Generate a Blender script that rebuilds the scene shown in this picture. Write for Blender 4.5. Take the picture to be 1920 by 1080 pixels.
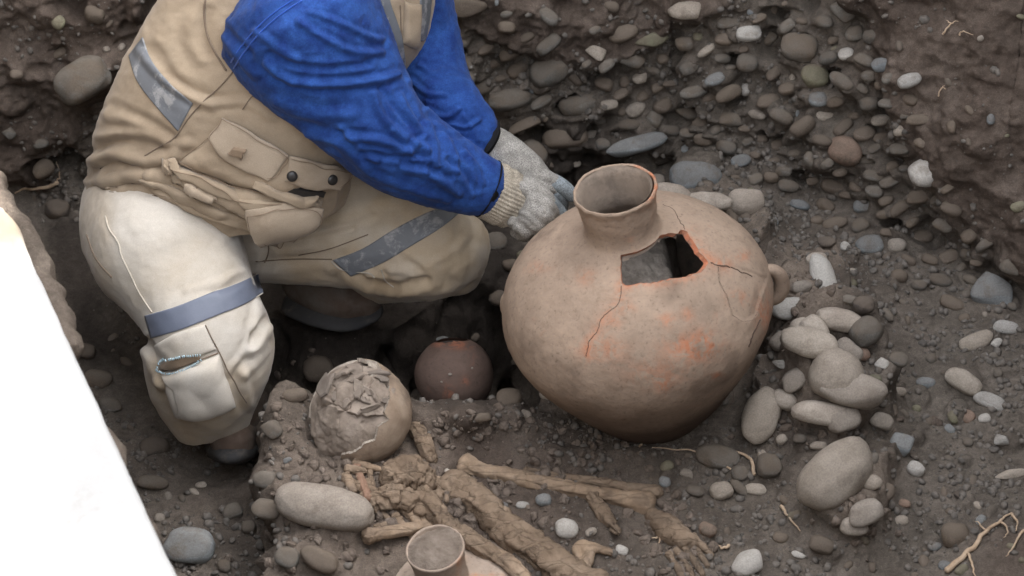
import bpy, bmesh, math, random
import numpy as np
from mathutils import Vector, Matrix
from mathutils.bvhtree import BVHTree

for o in list(bpy.data.objects):
    bpy.data.objects.remove(o)
scene = bpy.context.scene
COL = scene.collection
random.seed(7)
RNG = np.random.default_rng(11)

# ------------------------------------------------------------------ camera
PITCH = math.radians(42)
DIST = 4.0
FPX = 4000.0
RIGHT = np.array([1.0, 0, 0])
FWD = np.array([0, math.cos(PITCH), -math.sin(PITCH)])
UP = np.array([0, math.sin(PITCH), math.cos(PITCH)])
TOCAM = -FWD
TARGET = np.array([0, 0, 0.15])
CAMPOS = TARGET - FWD * DIST
cam_d = bpy.data.cameras.new('camera')
cam = bpy.data.objects.new('camera', cam_d)
COL.objects.link(cam)
cam.location = CAMPOS
cam.rotation_euler = (math.pi / 2 - PITCH, 0, 0)
cam_d.sensor_width = 36
cam_d.lens = 36 * FPX / 1920
cam_d.clip_start = 0.05
cam_d.clip_end = 400
cam_d.dof.use_dof = True
cam_d.dof.focus_distance = 4.0
cam_d.dof.aperture_fstop = 5.0
scene.camera = cam

# ------------------------------------------------------------------ light
SUN_EL = math.radians(50)
world = bpy.data.worlds.new('World')
scene.world = world
world.use_nodes = True
wn = world.node_tree.nodes
wl = world.node_tree.links
bg = wn['Background']
sky = wn.new('ShaderNodeTexSky')
sky.sky_type = 'NISHITA'
sky.sun_disc = False
sky.sun_elevation = SUN_EL
sky.sun_rotation = math.radians(61.6)
sky.dust_density = 3.0
hsv = wn.new('ShaderNodeHueSaturation')      # hazy, whitish coastal sky
hsv.inputs['Saturation'].default_value = 0.22
wl.new(sky.outputs[0], hsv.inputs['Color'])
wl.new(hsv.outputs[0], bg.inputs[0])
bg.inputs[1].default_value = 0.15
sun_d = bpy.data.lights.new('sun', 'SUN')
sun_d.energy = 2.2
sun_d.angle = math.radians(0.5)
sun_d.color = (1.0, 0.965, 0.91)
sun = bpy.data.objects.new('sun', sun_d)
COL.objects.link(sun)
sun.location = (3, 2, 5)
sun.rotation_euler = Vector((-0.88 * math.cos(SUN_EL), -0.475 * math.cos(SUN_EL), -math.sin(SUN_EL))).to_track_quat('-Z', 'Y').to_euler()
scene.view_settings.view_transform = 'Standard'
scene.view_settings.look = 'None'
scene.view_settings.gamma = 1
scene.view_settings.use_curve_mapping = False
scene.view_settings.exposure = 3.05

# ------------------------------------------------------------------ helpers
def W(u, v, y=None, z=None, k=None):
    """world point on the sight line of photo pixel (u,v) at depth y, height z, or distance k"""
    d = FWD + RIGHT * (u - 960) / FPX + UP * (540 - v) / FPX
    if y is not None:
        t = (y - CAMPOS[1]) / d[1]
    elif z is not None:
        t = (z - CAMPOS[2]) / d[2]
    else:
        t = k
    return CAMPOS + d * t

def depth(p):
    return float(np.dot(np.asarray(p) - CAMPOS, FWD))

def px(p, r):
    return r * depth(p) / FPX

def proj(P):
    R = np.asarray(P) - CAMPOS
    f = R @ FWD
    return np.stack([960 + FPX * (R @ RIGHT) / f, 540 - FPX * (R @ UP) / f], 1)

def hash3(ix, iy, iz, s):
    h = (ix.astype(np.int64) * 374761393 + iy.astype(np.int64) * 668265263 + iz.astype(np.int64) * 2147483647 + s * 974634777) & 0xFFFFFFFF
    h = ((h ^ (h >> 13)) * 1274126177) & 0xFFFFFFFF
    h = ((h ^ (h >> 16)) * 2246822519) & 0xFFFFFFFF
    return ((h ^ (h >> 15)) & 0xFFFFFF) / float(0xFFFFFF) * 2 - 1

def vnoise(P, s=0):
    P = np.asarray(P, float)
    I = np.floor(P)
    f = P - I
    w = f * f * f * (f * (f * 6 - 15) + 10)
    I = I.astype(np.int64)
    out = np.zeros(len(P))
    for dx in (0, 1):
        wx = w[:, 0] if dx else 1 - w[:, 0]
        for dy in (0, 1):
            wy = w[:, 1] if dy else 1 - w[:, 1]
            for dz in (0, 1):
                wz = w[:, 2] if dz else 1 - w[:, 2]
                out += wx * wy * wz * hash3(I[:, 0] + dx, I[:, 1] + dy, I[:, 2] + dz, s)
    return out

def fbm(P, scale, octv=4, s=0, gain=0.5, ridged=False):
    P = np.asarray(P, float) / scale
    a, tot, out = 1.0, 0.0, np.zeros(len(P))
    for i in range(octv):
        n = vnoise(P + 17.3 * i, s + i)
        if ridged:
            n = 1 - 2 * np.abs(n)
        out += a * n
        tot += a
        a *= gain
        P = P * 2.03
    return out / tot

def sstep(a, b, x):
    t = np.clip((x - a) / (b - a), 0, 1)
    return t * t * (3 - 2 * t)

def seg_dist(Q, poly):
    """min distance of 2D points Q to polyline"""
    best = np.full(len(Q), 1e9)
    for a, b in zip(poly[:-1], poly[1:]):
        a = np.array(a, float); b = np.array(b, float)
        ab = b - a
        t = np.clip(((Q - a) @ ab) / max(ab @ ab, 1e-9), 0, 1)
        d = np.linalg.norm(Q - a - t[:, None] * ab, axis=1)
        best = np.minimum(best, d)
    return best

def inside(Q, poly):
    r = np.zeros(len(Q), bool)
    n = len(poly)
    for i in range(n):
        x1, y1 = poly[i]; x2, y2 = poly[(i + 1) % n]
        c = ((y1 > Q[:, 1]) != (y2 > Q[:, 1]))
        xi = (x2 - x1) * (Q[:, 1] - y1) / ((y2 - y1) if y2 != y1 else 1e-9) + x1
        r ^= c & (Q[:, 0] < xi)
    return r

def sdf(Q, poly):
    """signed px distance, positive inside"""
    d = seg_dist(Q, list(poly) + [poly[0]])
    return np.where(inside(Q, poly), d, -d)

def spline(pts, n):
    """Catmull-Rom through rows of pts"""
    P = np.asarray(pts, float)
    m = len(P)
    if m == 2:
        t = np.linspace(0, 1, n)[:, None]
        return P[0] * (1 - t) + P[1] * t
    E = np.vstack([2 * P[0] - P[1], P, 2 * P[-1] - P[-2]])
    out = []
    for x in np.linspace(0, m - 1, n):
        i = min(int(x), m - 2)
        t = x - i
        a, b, c, d = E[i], E[i + 1], E[i + 2], E[i + 3]
        out.append(0.5 * (2 * b + (c - a) * t + (2 * a - 5 * b + 4 * c - d) * t * t + (3 * b - a - 3 * c + d) * t ** 3))
    return np.array(out)

def mesh_of(name, V, Fc, smooth=True):
    me = bpy.data.meshes.new(name)
    V = np.asarray(V, float)
    if isinstance(Fc, np.ndarray):
        k = Fc.shape[1]
        me.vertices.add(len(V)); me.vertices.foreach_set('co', V.ravel())
        me.loops.add(Fc.size); me.loops.foreach_set('vertex_index', Fc.ravel().astype(np.int32))
        me.polygons.add(len(Fc)); me.polygons.foreach_set('loop_start', np.arange(0, Fc.size, k, dtype=np.int32))
        me.update(calc_edges=True)
        me.validate()
    else:
        me.from_pydata(V.tolist(), [], Fc)
    if smooth:
        me.polygons.foreach_set('use_smooth', np.ones(len(me.polygons), bool))
    me.update()
    return me

def link(name, me, mat=None, parent=None):
    o = bpy.data.objects.new(name, me)
    COL.objects.link(o)
    if mat is not None:
        me.materials.append(mat)
    if parent is not None:
        o.parent = parent
    return o

def obj(name, V, Fc, mat=None, parent=None, smooth=True):
    """mesh object in world space whose origin stays at its middle (bottom for top-level things)"""
    V = np.asarray(V, float)
    c = V.mean(0) if parent is not None else np.array([V[:, 0].mean(), V[:, 1].mean(), V[:, 2].min()])
    me = mesh_of(name, V - c, Fc, smooth)
    o = link(name, me, mat)
    o.location = c
    if parent is not None:
        adopt(o, parent)
    return o

def world_loc(o):
    l = Vector(o.location)
    p = o.parent
    while p is not None:
        l = l + p.location
        p = p.parent
    return l

def adopt(o, parent):
    o.location = Vector(o.location) - world_loc(parent)
    o.parent = parent

def tag(o, label=None, cat=None, group=None, kind=None):
    if label: o['label'] = label
    if cat: o['category'] = cat
    if group: o['group'] = group
    if kind: o['kind'] = kind
    return o

def grid_faces(n, m, wrap=False):
    """n rows, m columns"""
    i = np.arange(n - 1)[:, None]
    j = np.arange(m if wrap else m - 1)[None, :]
    j2 = (j + 1) % m
    return np.stack([i * m + j, i * m + j2, (i + 1) * m + j2, (i + 1) * m + j], -1).reshape(-1, 4)

def sweep(path, nr=40, ns=28, dfun=None, flat=None, cap=True, world_pts=False, flat_end=False):
    """tube through (u,v,Y,radius px); returns V,F (quads list). flat=(dir, factor) squashes along dir"""
    if world_pts:
        C = np.array([[*p[0], p[1]] for p in path], float)
    else:
        C = []
        for (u, v, y, r) in path:
            p = W(u, v, y=y)
            C.append([*p, px(p, r)])
        C = np.array(C)
    S = spline(C, nr)
    P = S[:, :3]
    Rr = np.maximum(S[:, 3], 1e-4)
    T = np.gradient(P, axis=0)
    T /= np.linalg.norm(T, axis=1)[:, None] + 1e-12
    n = np.cross(T[0], TOCAM)
    if np.linalg.norm(n) < 0.2:
        n = np.cross(T[0], RIGHT)
    n /= np.linalg.norm(n)
    V = []
    th = np.linspace(0, 2 * np.pi, ns, endpoint=False)
    for i in range(nr):
        n = n - T[i] * (n @ T[i]); n /= np.linalg.norm(n)
        b = np.cross(T[i], n)
        off = np.cos(th)[:, None] * n + np.sin(th)[:, None] * b
        if flat is not None:
            fd, ff = flat
            fd = np.asarray(fd, float); fd = fd / np.linalg.norm(fd)
            off = off - np.outer(off @ fd, fd) * (1 - ff)
        r = Rr[i] * np.ones(ns)
        if dfun is not None:
            r = r * (1 + dfun(i / (nr - 1), th))
        V.append(P[i] + off * r[:, None])
    V = np.vstack(V)
    Fc = grid_faces(nr, ns, True).tolist()
    if cap:
        for base, row, rev in ((0, 0, True), ((nr - 1) * ns, nr - 1, False)):
            ring = list(range(base, base + ns))
            # rounded cap
            cen = P[row]
            sign = -1 if row == 0 else 1
            prev = ring
            hh = 0.0 if (flat_end and row) else 1.0
            for f, h in ((0.8, 0.45 * hh), (0.45, 0.75 * hh)):
                new = cen + (V[base:base + ns] - cen) * f + sign * T[row] * Rr[row] * h * 0.7
                st = len(V)
                V = np.vstack([V, new])
                nw = list(range(st, st + ns))
                for a in range(ns):
                    q = [prev[a], prev[(a + 1) % ns], nw[(a + 1) % ns], nw[a]]
                    Fc.append(q[::-1] if rev else q)
                prev = nw
            st = len(V)
            V = np.vstack([V, cen + sign * T[row] * Rr[row] * 0.62 * hh])
            for a in range(ns):
                q = [prev[a], prev[(a + 1) % ns], st]
                Fc.append(q[::-1] if rev else q)
    return V, Fc

def join(*parts):
    V, Fc, n = [], [], 0
    for v, f in parts:
        V.append(np.asarray(v, float))
        Fc += [[i + n for i in q] for q in f]
        n += len(v)
    return np.vstack(V), Fc

def remesh(V, Fc, vox, smooth=4, fac=0.5):
    """fuse overlapping closed shells into one continuous surface"""
    me = mesh_of('tmp', V, Fc)
    o = bpy.data.objects.new('tmp', me)
    COL.objects.link(o)
    m = o.modifiers.new('r', 'REMESH'); m.mode = 'VOXEL'; m.voxel_size = vox
    if smooth:
        s = o.modifiers.new('s', 'SMOOTH'); s.iterations = smooth; s.factor = fac
    dg = bpy.context.evaluated_depsgraph_get()
    dg.update()
    ev = o.evaluated_get(dg)
    me2 = ev.to_mesh()
    V2 = np.empty(len(me2.vertices) * 3); me2.vertices.foreach_get('co', V2); V2 = V2.reshape(-1, 3)
    F2 = [list(p.vertices) for p in me2.polygons]
    ev.to_mesh_clear()
    bpy.data.objects.remove(o)
    bpy.data.meshes.remove(me)
    return V2, F2

def normals(V, Fc):
    N = np.zeros_like(V)
    A = np.array([f[:3] for f in Fc])
    fn = np.cross(V[A[:, 1]] - V[A[:, 0]], V[A[:, 2]] - V[A[:, 0]])
    for k in range(3):
        np.add.at(N, A[:, k], fn)
    q = [f for f in Fc if len(f) > 3]
    if q:
        B = np.array([[f[0], f[2], f[3]] for f in q])
        fn = np.cross(V[B[:, 1]] - V[B[:, 0]], V[B[:, 2]] - V[B[:, 0]])
        for k in range(3):
            np.add.at(N, B[:, k], fn)
    return N / (np.linalg.norm(N, axis=1)[:, None] + 1e-12)

def strokes(V, Fc, S, bias=0.0):
    """cloth folds: S = [(polyline px, width px, height m)] raised on the camera-facing cloth"""
    N = normals(V, Fc)
    uv = proj(V)
    face = sstep(-0.05, 0.3, N @ TOCAM)
    d = np.zeros(len(V))
    for poly, w, a in S:
        pl = spline(poly, 8) if len(poly) > 2 else np.array(poly, float)
        lo = pl.min(0) - 4 * w; hi = pl.max(0) + 4 * w
        m = (uv[:, 0] > lo[0]) & (uv[:, 0] < hi[0]) & (uv[:, 1] > lo[1]) & (uv[:, 1] < hi[1])
        if not m.any():
            continue
        q = seg_dist(uv[m], pl) / w
        d[m] += a * (.9 + .5 * fbm(V[m], .12, 2, 37)) * (np.exp(-q * q) - 0.45 * np.exp(-((q - 1.7) / 0.8) ** 2))
    return V + N * (d * face + bias)[:, None]

def bvh(V, Fc):
    return BVHTree.FromPolygons(np.asarray(V).tolist(), Fc if isinstance(Fc, list) else Fc.tolist())

def cast(tree, u, v):
    d = FWD + RIGHT * (u - 960) / FPX + UP * (540 - v) / FPX
    h, n, i, dist = tree.ray_cast(Vector(CAMPOS), Vector(d / np.linalg.norm(d)))
    if h is None:
        return None, None
    h = np.array(h); n = np.array(n)
    if n @ d > 0:
        n = -n
    return h, n

def cast_many(trees, pts):
    """nearest hits of several surfaces for px points; gaps are filled from neighbours"""
    H, N = [], []
    for (u, v) in pts:
        best = None
        for t in trees:
            h, n = cast(t, u, v)
            if h is not None and (best is None or depth(h) < depth(best[0])):
                best = (h, n)
        H.append(None if best is None else best[0])
        N.append(None if best is None else best[1])
    ok = [i for i, h in enumerate(H) if h is not None]
    if not ok:
        raise RuntimeError('nothing hit')
    for i in range(len(H)):
        if H[i] is None:
            j = min(ok, key=lambda q: (pts[q][0] - pts[i][0]) ** 2 + (pts[q][1] - pts[i][1]) ** 2)
            H[i] = W(pts[i][0], pts[i][1], k=depth(H[j])); N[i] = N[j]
    return np.array(H), np.array(N)

def patch(name, trees, top, bot, mat, parent, thick=0.004, puff=0.0, nu=26, nv=14, lift=None, sag=None, rough=0.0, flat_it=3):
    nu = int(nu * 1.6); nv = int(nv * 1.6)
    """sewn-on cloth piece between a top and a bottom px line, following the surface under it"""
    A = spline(top, nu); B = spline(bot, nu)
    pts = []
    for j in range(nv):
        t = j / (nv - 1)
        pts += (A * (1 - t) + B * t).tolist()
    H, N = cast_many(trees, pts)
    # smooth
    Hg = H.reshape(nv, nu, 3); Ng = N.reshape(nv, nu, 3)
    for _ in range(flat_it):
        Ng[1:-1] = (Ng[:-2] + Ng[2:] + Ng[1:-1] * 2) / 4
        Ng[:, 1:-1] = (Ng[:, :-2] + Ng[:, 2:] + Ng[:, 1:-1] * 2) / 4
        D = (Hg - CAMPOS) @ FWD
        D2 = D.copy()
        D2[1:-1] = (D[:-2] + D[2:] + D[1:-1] * 2) / 4
        D2[:, 1:-1] = (D2[:, :-2] + D2[:, 2:] + D2[:, 1:-1] * 2) / 4
        Hg = CAMPOS + (Hg - CAMPOS) * (D2 / D)[..., None]
    Ng /= np.linalg.norm(Ng, axis=2)[..., None]
    a = np.linspace(0, 1, nu)[None, :]; t = np.linspace(0, 1, nv)[:, None]
    prof = (1 - np.abs(2 * a - 1) ** 7) * (1 - np.abs(2 * t - 1) ** 7)
    h = thick + puff * prof
    if lift is not None:
        h = h + lift[0] * (1 - t) + lift[1] * t
    if rough:
        h = h + rough * fbm(Hg.reshape(-1, 3), 0.03, 3, 5).reshape(nv, nu)
    topv = Hg + Ng * h[..., None]
    botv = Hg - Ng * 0.002
    if lift is not None:
        botv = topv - Ng * 0.004
    V = np.vstack([topv.reshape(-1, 3), botv.reshape(-1, 3)])
    n = nu * nv
    Fc = grid_faces(nv, nu).tolist()
    Fc2 = [[q + n for q in f[::-1]] for f in Fc]
    side = []
    loop = [i for i in range(nu)] + [j * nu + nu - 1 for j in range(1, nv)] + [(nv - 1) * nu + i for i in range(nu - 2, -1, -1)] + [j * nu for j in range(nv - 2, 0, -1)]
    for x, y in zip(loop, loop[1:] + loop[:1]):
        side.append([y, x, x + n, y + n])
    return obj(name, V, Fc + Fc2 + side, mat, parent)

def cord(name, trees, pts, rpx, mat, parent=None, lift=0.0, n=None, taper=False, sub=6):
    """thin tube lying on surfaces along a px line"""
    L = spline(pts, n or max(6, len(pts) * sub))
    H, N = cast_many(trees, L.tolist())
    H = H + N * lift
    for _ in range(2):
        H[1:-1] = (H[:-2] + H[2:] + 2 * H[1:-1]) / 4
    R = [px(h, rpx) * ((1 - 0.75 * i / (len(H) - 1)) if taper else 1) for i, h in enumerate(H)]
    V, Fc = sweep([(h, r) for h, r in zip(H, R)], nr=len(H) * 2, ns=7, world_pts=True)
    return obj(name, V, Fc, mat, parent)

# ------------------------------------------------------------------ materials
def new_mat(name):
    m = bpy.data.materials.new(name)
    m.use_nodes = True
    nt = m.node_tree
    return m, nt.nodes, nt.links, nt.nodes['Principled BSDF']

def N_noise(n, l, scale, detail=6, rough=0.6, coord=None, vec=None, dist=0.0):
    t = n.new('ShaderNodeTexNoise')
    t.inputs['Scale'].default_value = scale
    t.inputs['Detail'].default_value = detail
    t.inputs['Roughness'].default_value = rough
    t.inputs['Distortion'].default_value = dist
    if coord is not None:
        l.new(coord, t.inputs['Vector'])
    return t

def N_ramp(n, l, src, stops):
    r = n.new('ShaderNodeValToRGB')
    e = r.color_ramp.elements
    while len(e) < len(stops):
        e.new(0.5)
    for k, (p, c) in zip(e, stops):
        k.position = p
        k.color = (*c, 1) if len(c) == 3 else c
    l.new(src, r.inputs[0])
    return r

def N_mix(n, l, fac, a, b, mode='MIX'):
    m = n.new('ShaderNodeMix')
    m.data_type = 'RGBA'
    m.blend_type = mode
    for s, v in ((m.inputs[0], fac), (m.inputs[6], a), (m.inputs[7], b)):
        if isinstance(v, (int, float)):
            s.default_value = v
        elif isinstance(v, tuple):
            s.default_value = (*v, 1)
        else:
            l.new(v, s)
    return m.outputs[2]

def N_bump(n, l, h, strength, dist, prev=None):
    b = n.new('ShaderNodeBump')
    b.inputs['Strength'].default_value = strength
    b.inputs['Distance'].default_value = dist
    l.new(h, b.inputs['Height'])
    if prev is not None:
        l.new(prev, b.inputs['Normal'])
    return b.outputs[0]

def coordn(n, kind='Object'):
    return n.new('ShaderNodeTexCoord').outputs[kind]

def geo_pos(n):
    return n.new('ShaderNodeNewGeometry').outputs['Position']

def mottled(name, cols, scale=12, rough=0.9, bump=0.35, bdist=0.004, bscale=120, grime=None, gscale=9, gamt=(0.5, 0.7), world=True, spec=0.3, fine=None, vary=0.0, dust=None):
    """general earthy / dusty surface: colour mottling, a grime layer and fine relief"""
    m, n, l, p = new_mat(name)
    co = geo_pos(n) if world else coordn(n)
    a = N_noise(n, l, scale, 8, 0.65, co)
    k = len(cols)
    r = N_ramp(n, l, a.outputs[0], [(0.3 + 0.4 * i / max(1, k - 1), c) for i, c in enumerate(cols)])
    c = r.outputs[0]
    if grime:
        g = N_noise(n, l, gscale, 9, 0.7, co, dist=0.3)
        gr = N_ramp(n, l, g.outputs[0], [(gamt[0], (0, 0, 0)), (gamt[1], (1, 1, 1))])
        c = N_mix(n, l, gr.outputs[0], c, grime)
    if fine:
        f = N_noise(n, l, fine[0], 3, 0.7, co)
        fr = N_ramp(n, l, f.outputs[0], [(0.35, (fine[1],) * 3), (0.65, (fine[2],) * 3)])
        c = N_mix(n, l, 1.0, c, fr.outputs[0], 'MULTIPLY')
    if vary:
        oi = n.new('ShaderNodeObjectInfo')
        vr = N_ramp(n, l, oi.outputs['Random'], [(0, (1 - vary,) * 3), (0.5, (1, 1 - vary * .12, 1 - vary * 0.25)), (1, (1 + vary, 1 + vary * .95, 1 + vary * 0.85))])
        c = N_mix(n, l, 1.0, c, vr.outputs[0], 'MULTIPLY')
    if dust:
        ge = n.new('ShaderNodeNewGeometry'); sx = n.new('ShaderNodeSeparateXYZ'); l.new(ge.outputs['Normal'], sx.inputs[0])
        dn = N_noise(n, l, 30, 7, 0.7, co)
        ad = n.new('ShaderNodeMath'); ad.operation = 'ADD'; l.new(sx.outputs[2], ad.inputs[0]); l.new(dn.outputs[0], ad.inputs[1])
        dr = N_ramp(n, l, ad.outputs[0], [(dust[1], (0, 0, 0)), (dust[1] + .4, (dust[2],) * 3)])
        c = N_mix(n, l, dr.outputs[0], c, dust[0])
    l.new(c, p.inputs['Base Color'])
    p.inputs['Roughness'].default_value = rough
    p.inputs['Specular IOR Level'].default_value = spec
    b1 = N_noise(n, l, bscale, 8, 0.7, co)
    l.new(N_bump(n, l, b1.outputs[0], bump, bdist), p.inputs['Normal'])
    return m

# earth: grey sandy gravel soil and reddish brown loam mixed by the layer stored on the mesh
def soil_material():
    m, n, l, p = new_mat('earth')
    co = geo_pos(n)
    at = n.new('ShaderNodeAttribute'); at.attribute_name = 'layer'
    n1 = N_noise(n, l, 7, 9, 0.7, co, dist=0.4)
    n2 = N_noise(n, l, 60, 6, 0.7, co)
    n3 = N_noise(n, l, 420, 4, 0.75, co)
    gr = N_ramp(n, l, n1.outputs[0], [(0.3, (0.088, 0.074, 0.06)), (0.5, (0.13, 0.11, 0.09)), (0.7, (0.188, 0.158, 0.13))])
    br = N_ramp(n, l, n1.outputs[0], [(0.3, (0.07, 0.052, 0.041)), (0.5, (0.108, 0.082, 0.065)), (0.7, (0.155, 0.122, 0.099))])
    c = N_mix(n, l, at.outputs['Fac'], gr.outputs[0], br.outputs[0])
    pl_ = n.new('ShaderNodeAttribute'); pl_.attribute_name = 'clay'
    c = N_mix(n, l, pl_.outputs['Fac'], c, (0.215, 0.172, 0.136))
    dm = n.new('ShaderNodeAttribute'); dm.attribute_name = 'shade_tint'
    c = N_mix(n, l, dm.outputs['Fac'], c, (0.03, 0.024, 0.02))  # near-black mix: shade painted into the soil colour
    v2 = N_ramp(n, l, n2.outputs[0], [(0.3, (0.7, 0.7, 0.7)), (0.7, (1.3, 1.3, 1.3))])
    c = N_mix(n, l, 1.0, c, v2.outputs[0], 'MULTIPLY')
    v3 = N_ramp(n, l, n3.outputs[0], [(0.3, (0.65, 0.65, 0.65)), (0.62, (1.1, 1.1, 1.1)), (0.74, (2.0, 1.95, 1.85))])
    c = N_mix(n, l, 1.0, c, v3.outputs[0], 'MULTIPLY')
    l.new(c, p.inputs['Base Color'])
    p.inputs['Roughness'].default_value = 0.95
    p.inputs['Specular IOR Level'].default_value = 0.15
    b = N_bump(n, l, n2.outputs[0], 0.6, 0.012)
    b = N_bump(n, l, n3.outputs[0], 0.55, 0.003, b)
    l.new(b, p.inputs['Normal'])
    return m

M = {}
M['earth'] = soil_material()
DUST = (0.135, 0.108, 0.083)
def stone_mat(name, c0, c1, grime=DUST, rough=0.85, g=(0.44, 0.64), du=.62):
    return mottled(name, [c0, c1], scale=22, rough=rough, bump=0.3, bdist=0.003, bscale=160, grime=grime, gscale=16, gamt=g, fine=(330, 0.82, 1.15), vary=0.22, spec=.15, dust=((.125, .1, .078), .98, du))
M['grey'] = stone_mat('grey_stone', (0.112, 0.104, 0.092), (0.185, 0.173, 0.154), du=.55)
M['blue'] = stone_mat('bluish_stone', (0.16, 0.172, 0.176), (0.25, 0.265, 0.27), g=(0.52, 0.72), du=.35)
M['beige'] = stone_mat('beige_stone', (0.26, 0.225, 0.185), (0.38, 0.335, 0.285), g=(0.54, 0.76), du=.22)
M['white'] = stone_mat('whitish_stone', (0.36, 0.345, 0.315), (0.5, 0.475, 0.44), g=(0.56, 0.78), du=.22)
M['dark'] = stone_mat('dark_stone', (0.06, 0.05, 0.045), (0.11, 0.095, 0.085))
M['red'] = stone_mat('reddish_stone', (0.24, 0.16, 0.12), (0.34, 0.24, 0.185), du=.3)
M['olive'] = stone_mat('olive_stone', (0.15, 0.145, 0.1), (0.23, 0.22, 0.15), du=.35)
M['coated'] = stone_mat('clay_coated_stone', (0.29, 0.25, 0.21), (0.4, 0.355, 0.305), grime=(.215, .178, .148), g=(0.52, 0.72), du=.2)
M['muddy'] = stone_mat('muddy_stone', (0.13, 0.105, 0.085), (0.19, 0.155, 0.125), g=(0.42, 0.6))
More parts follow.
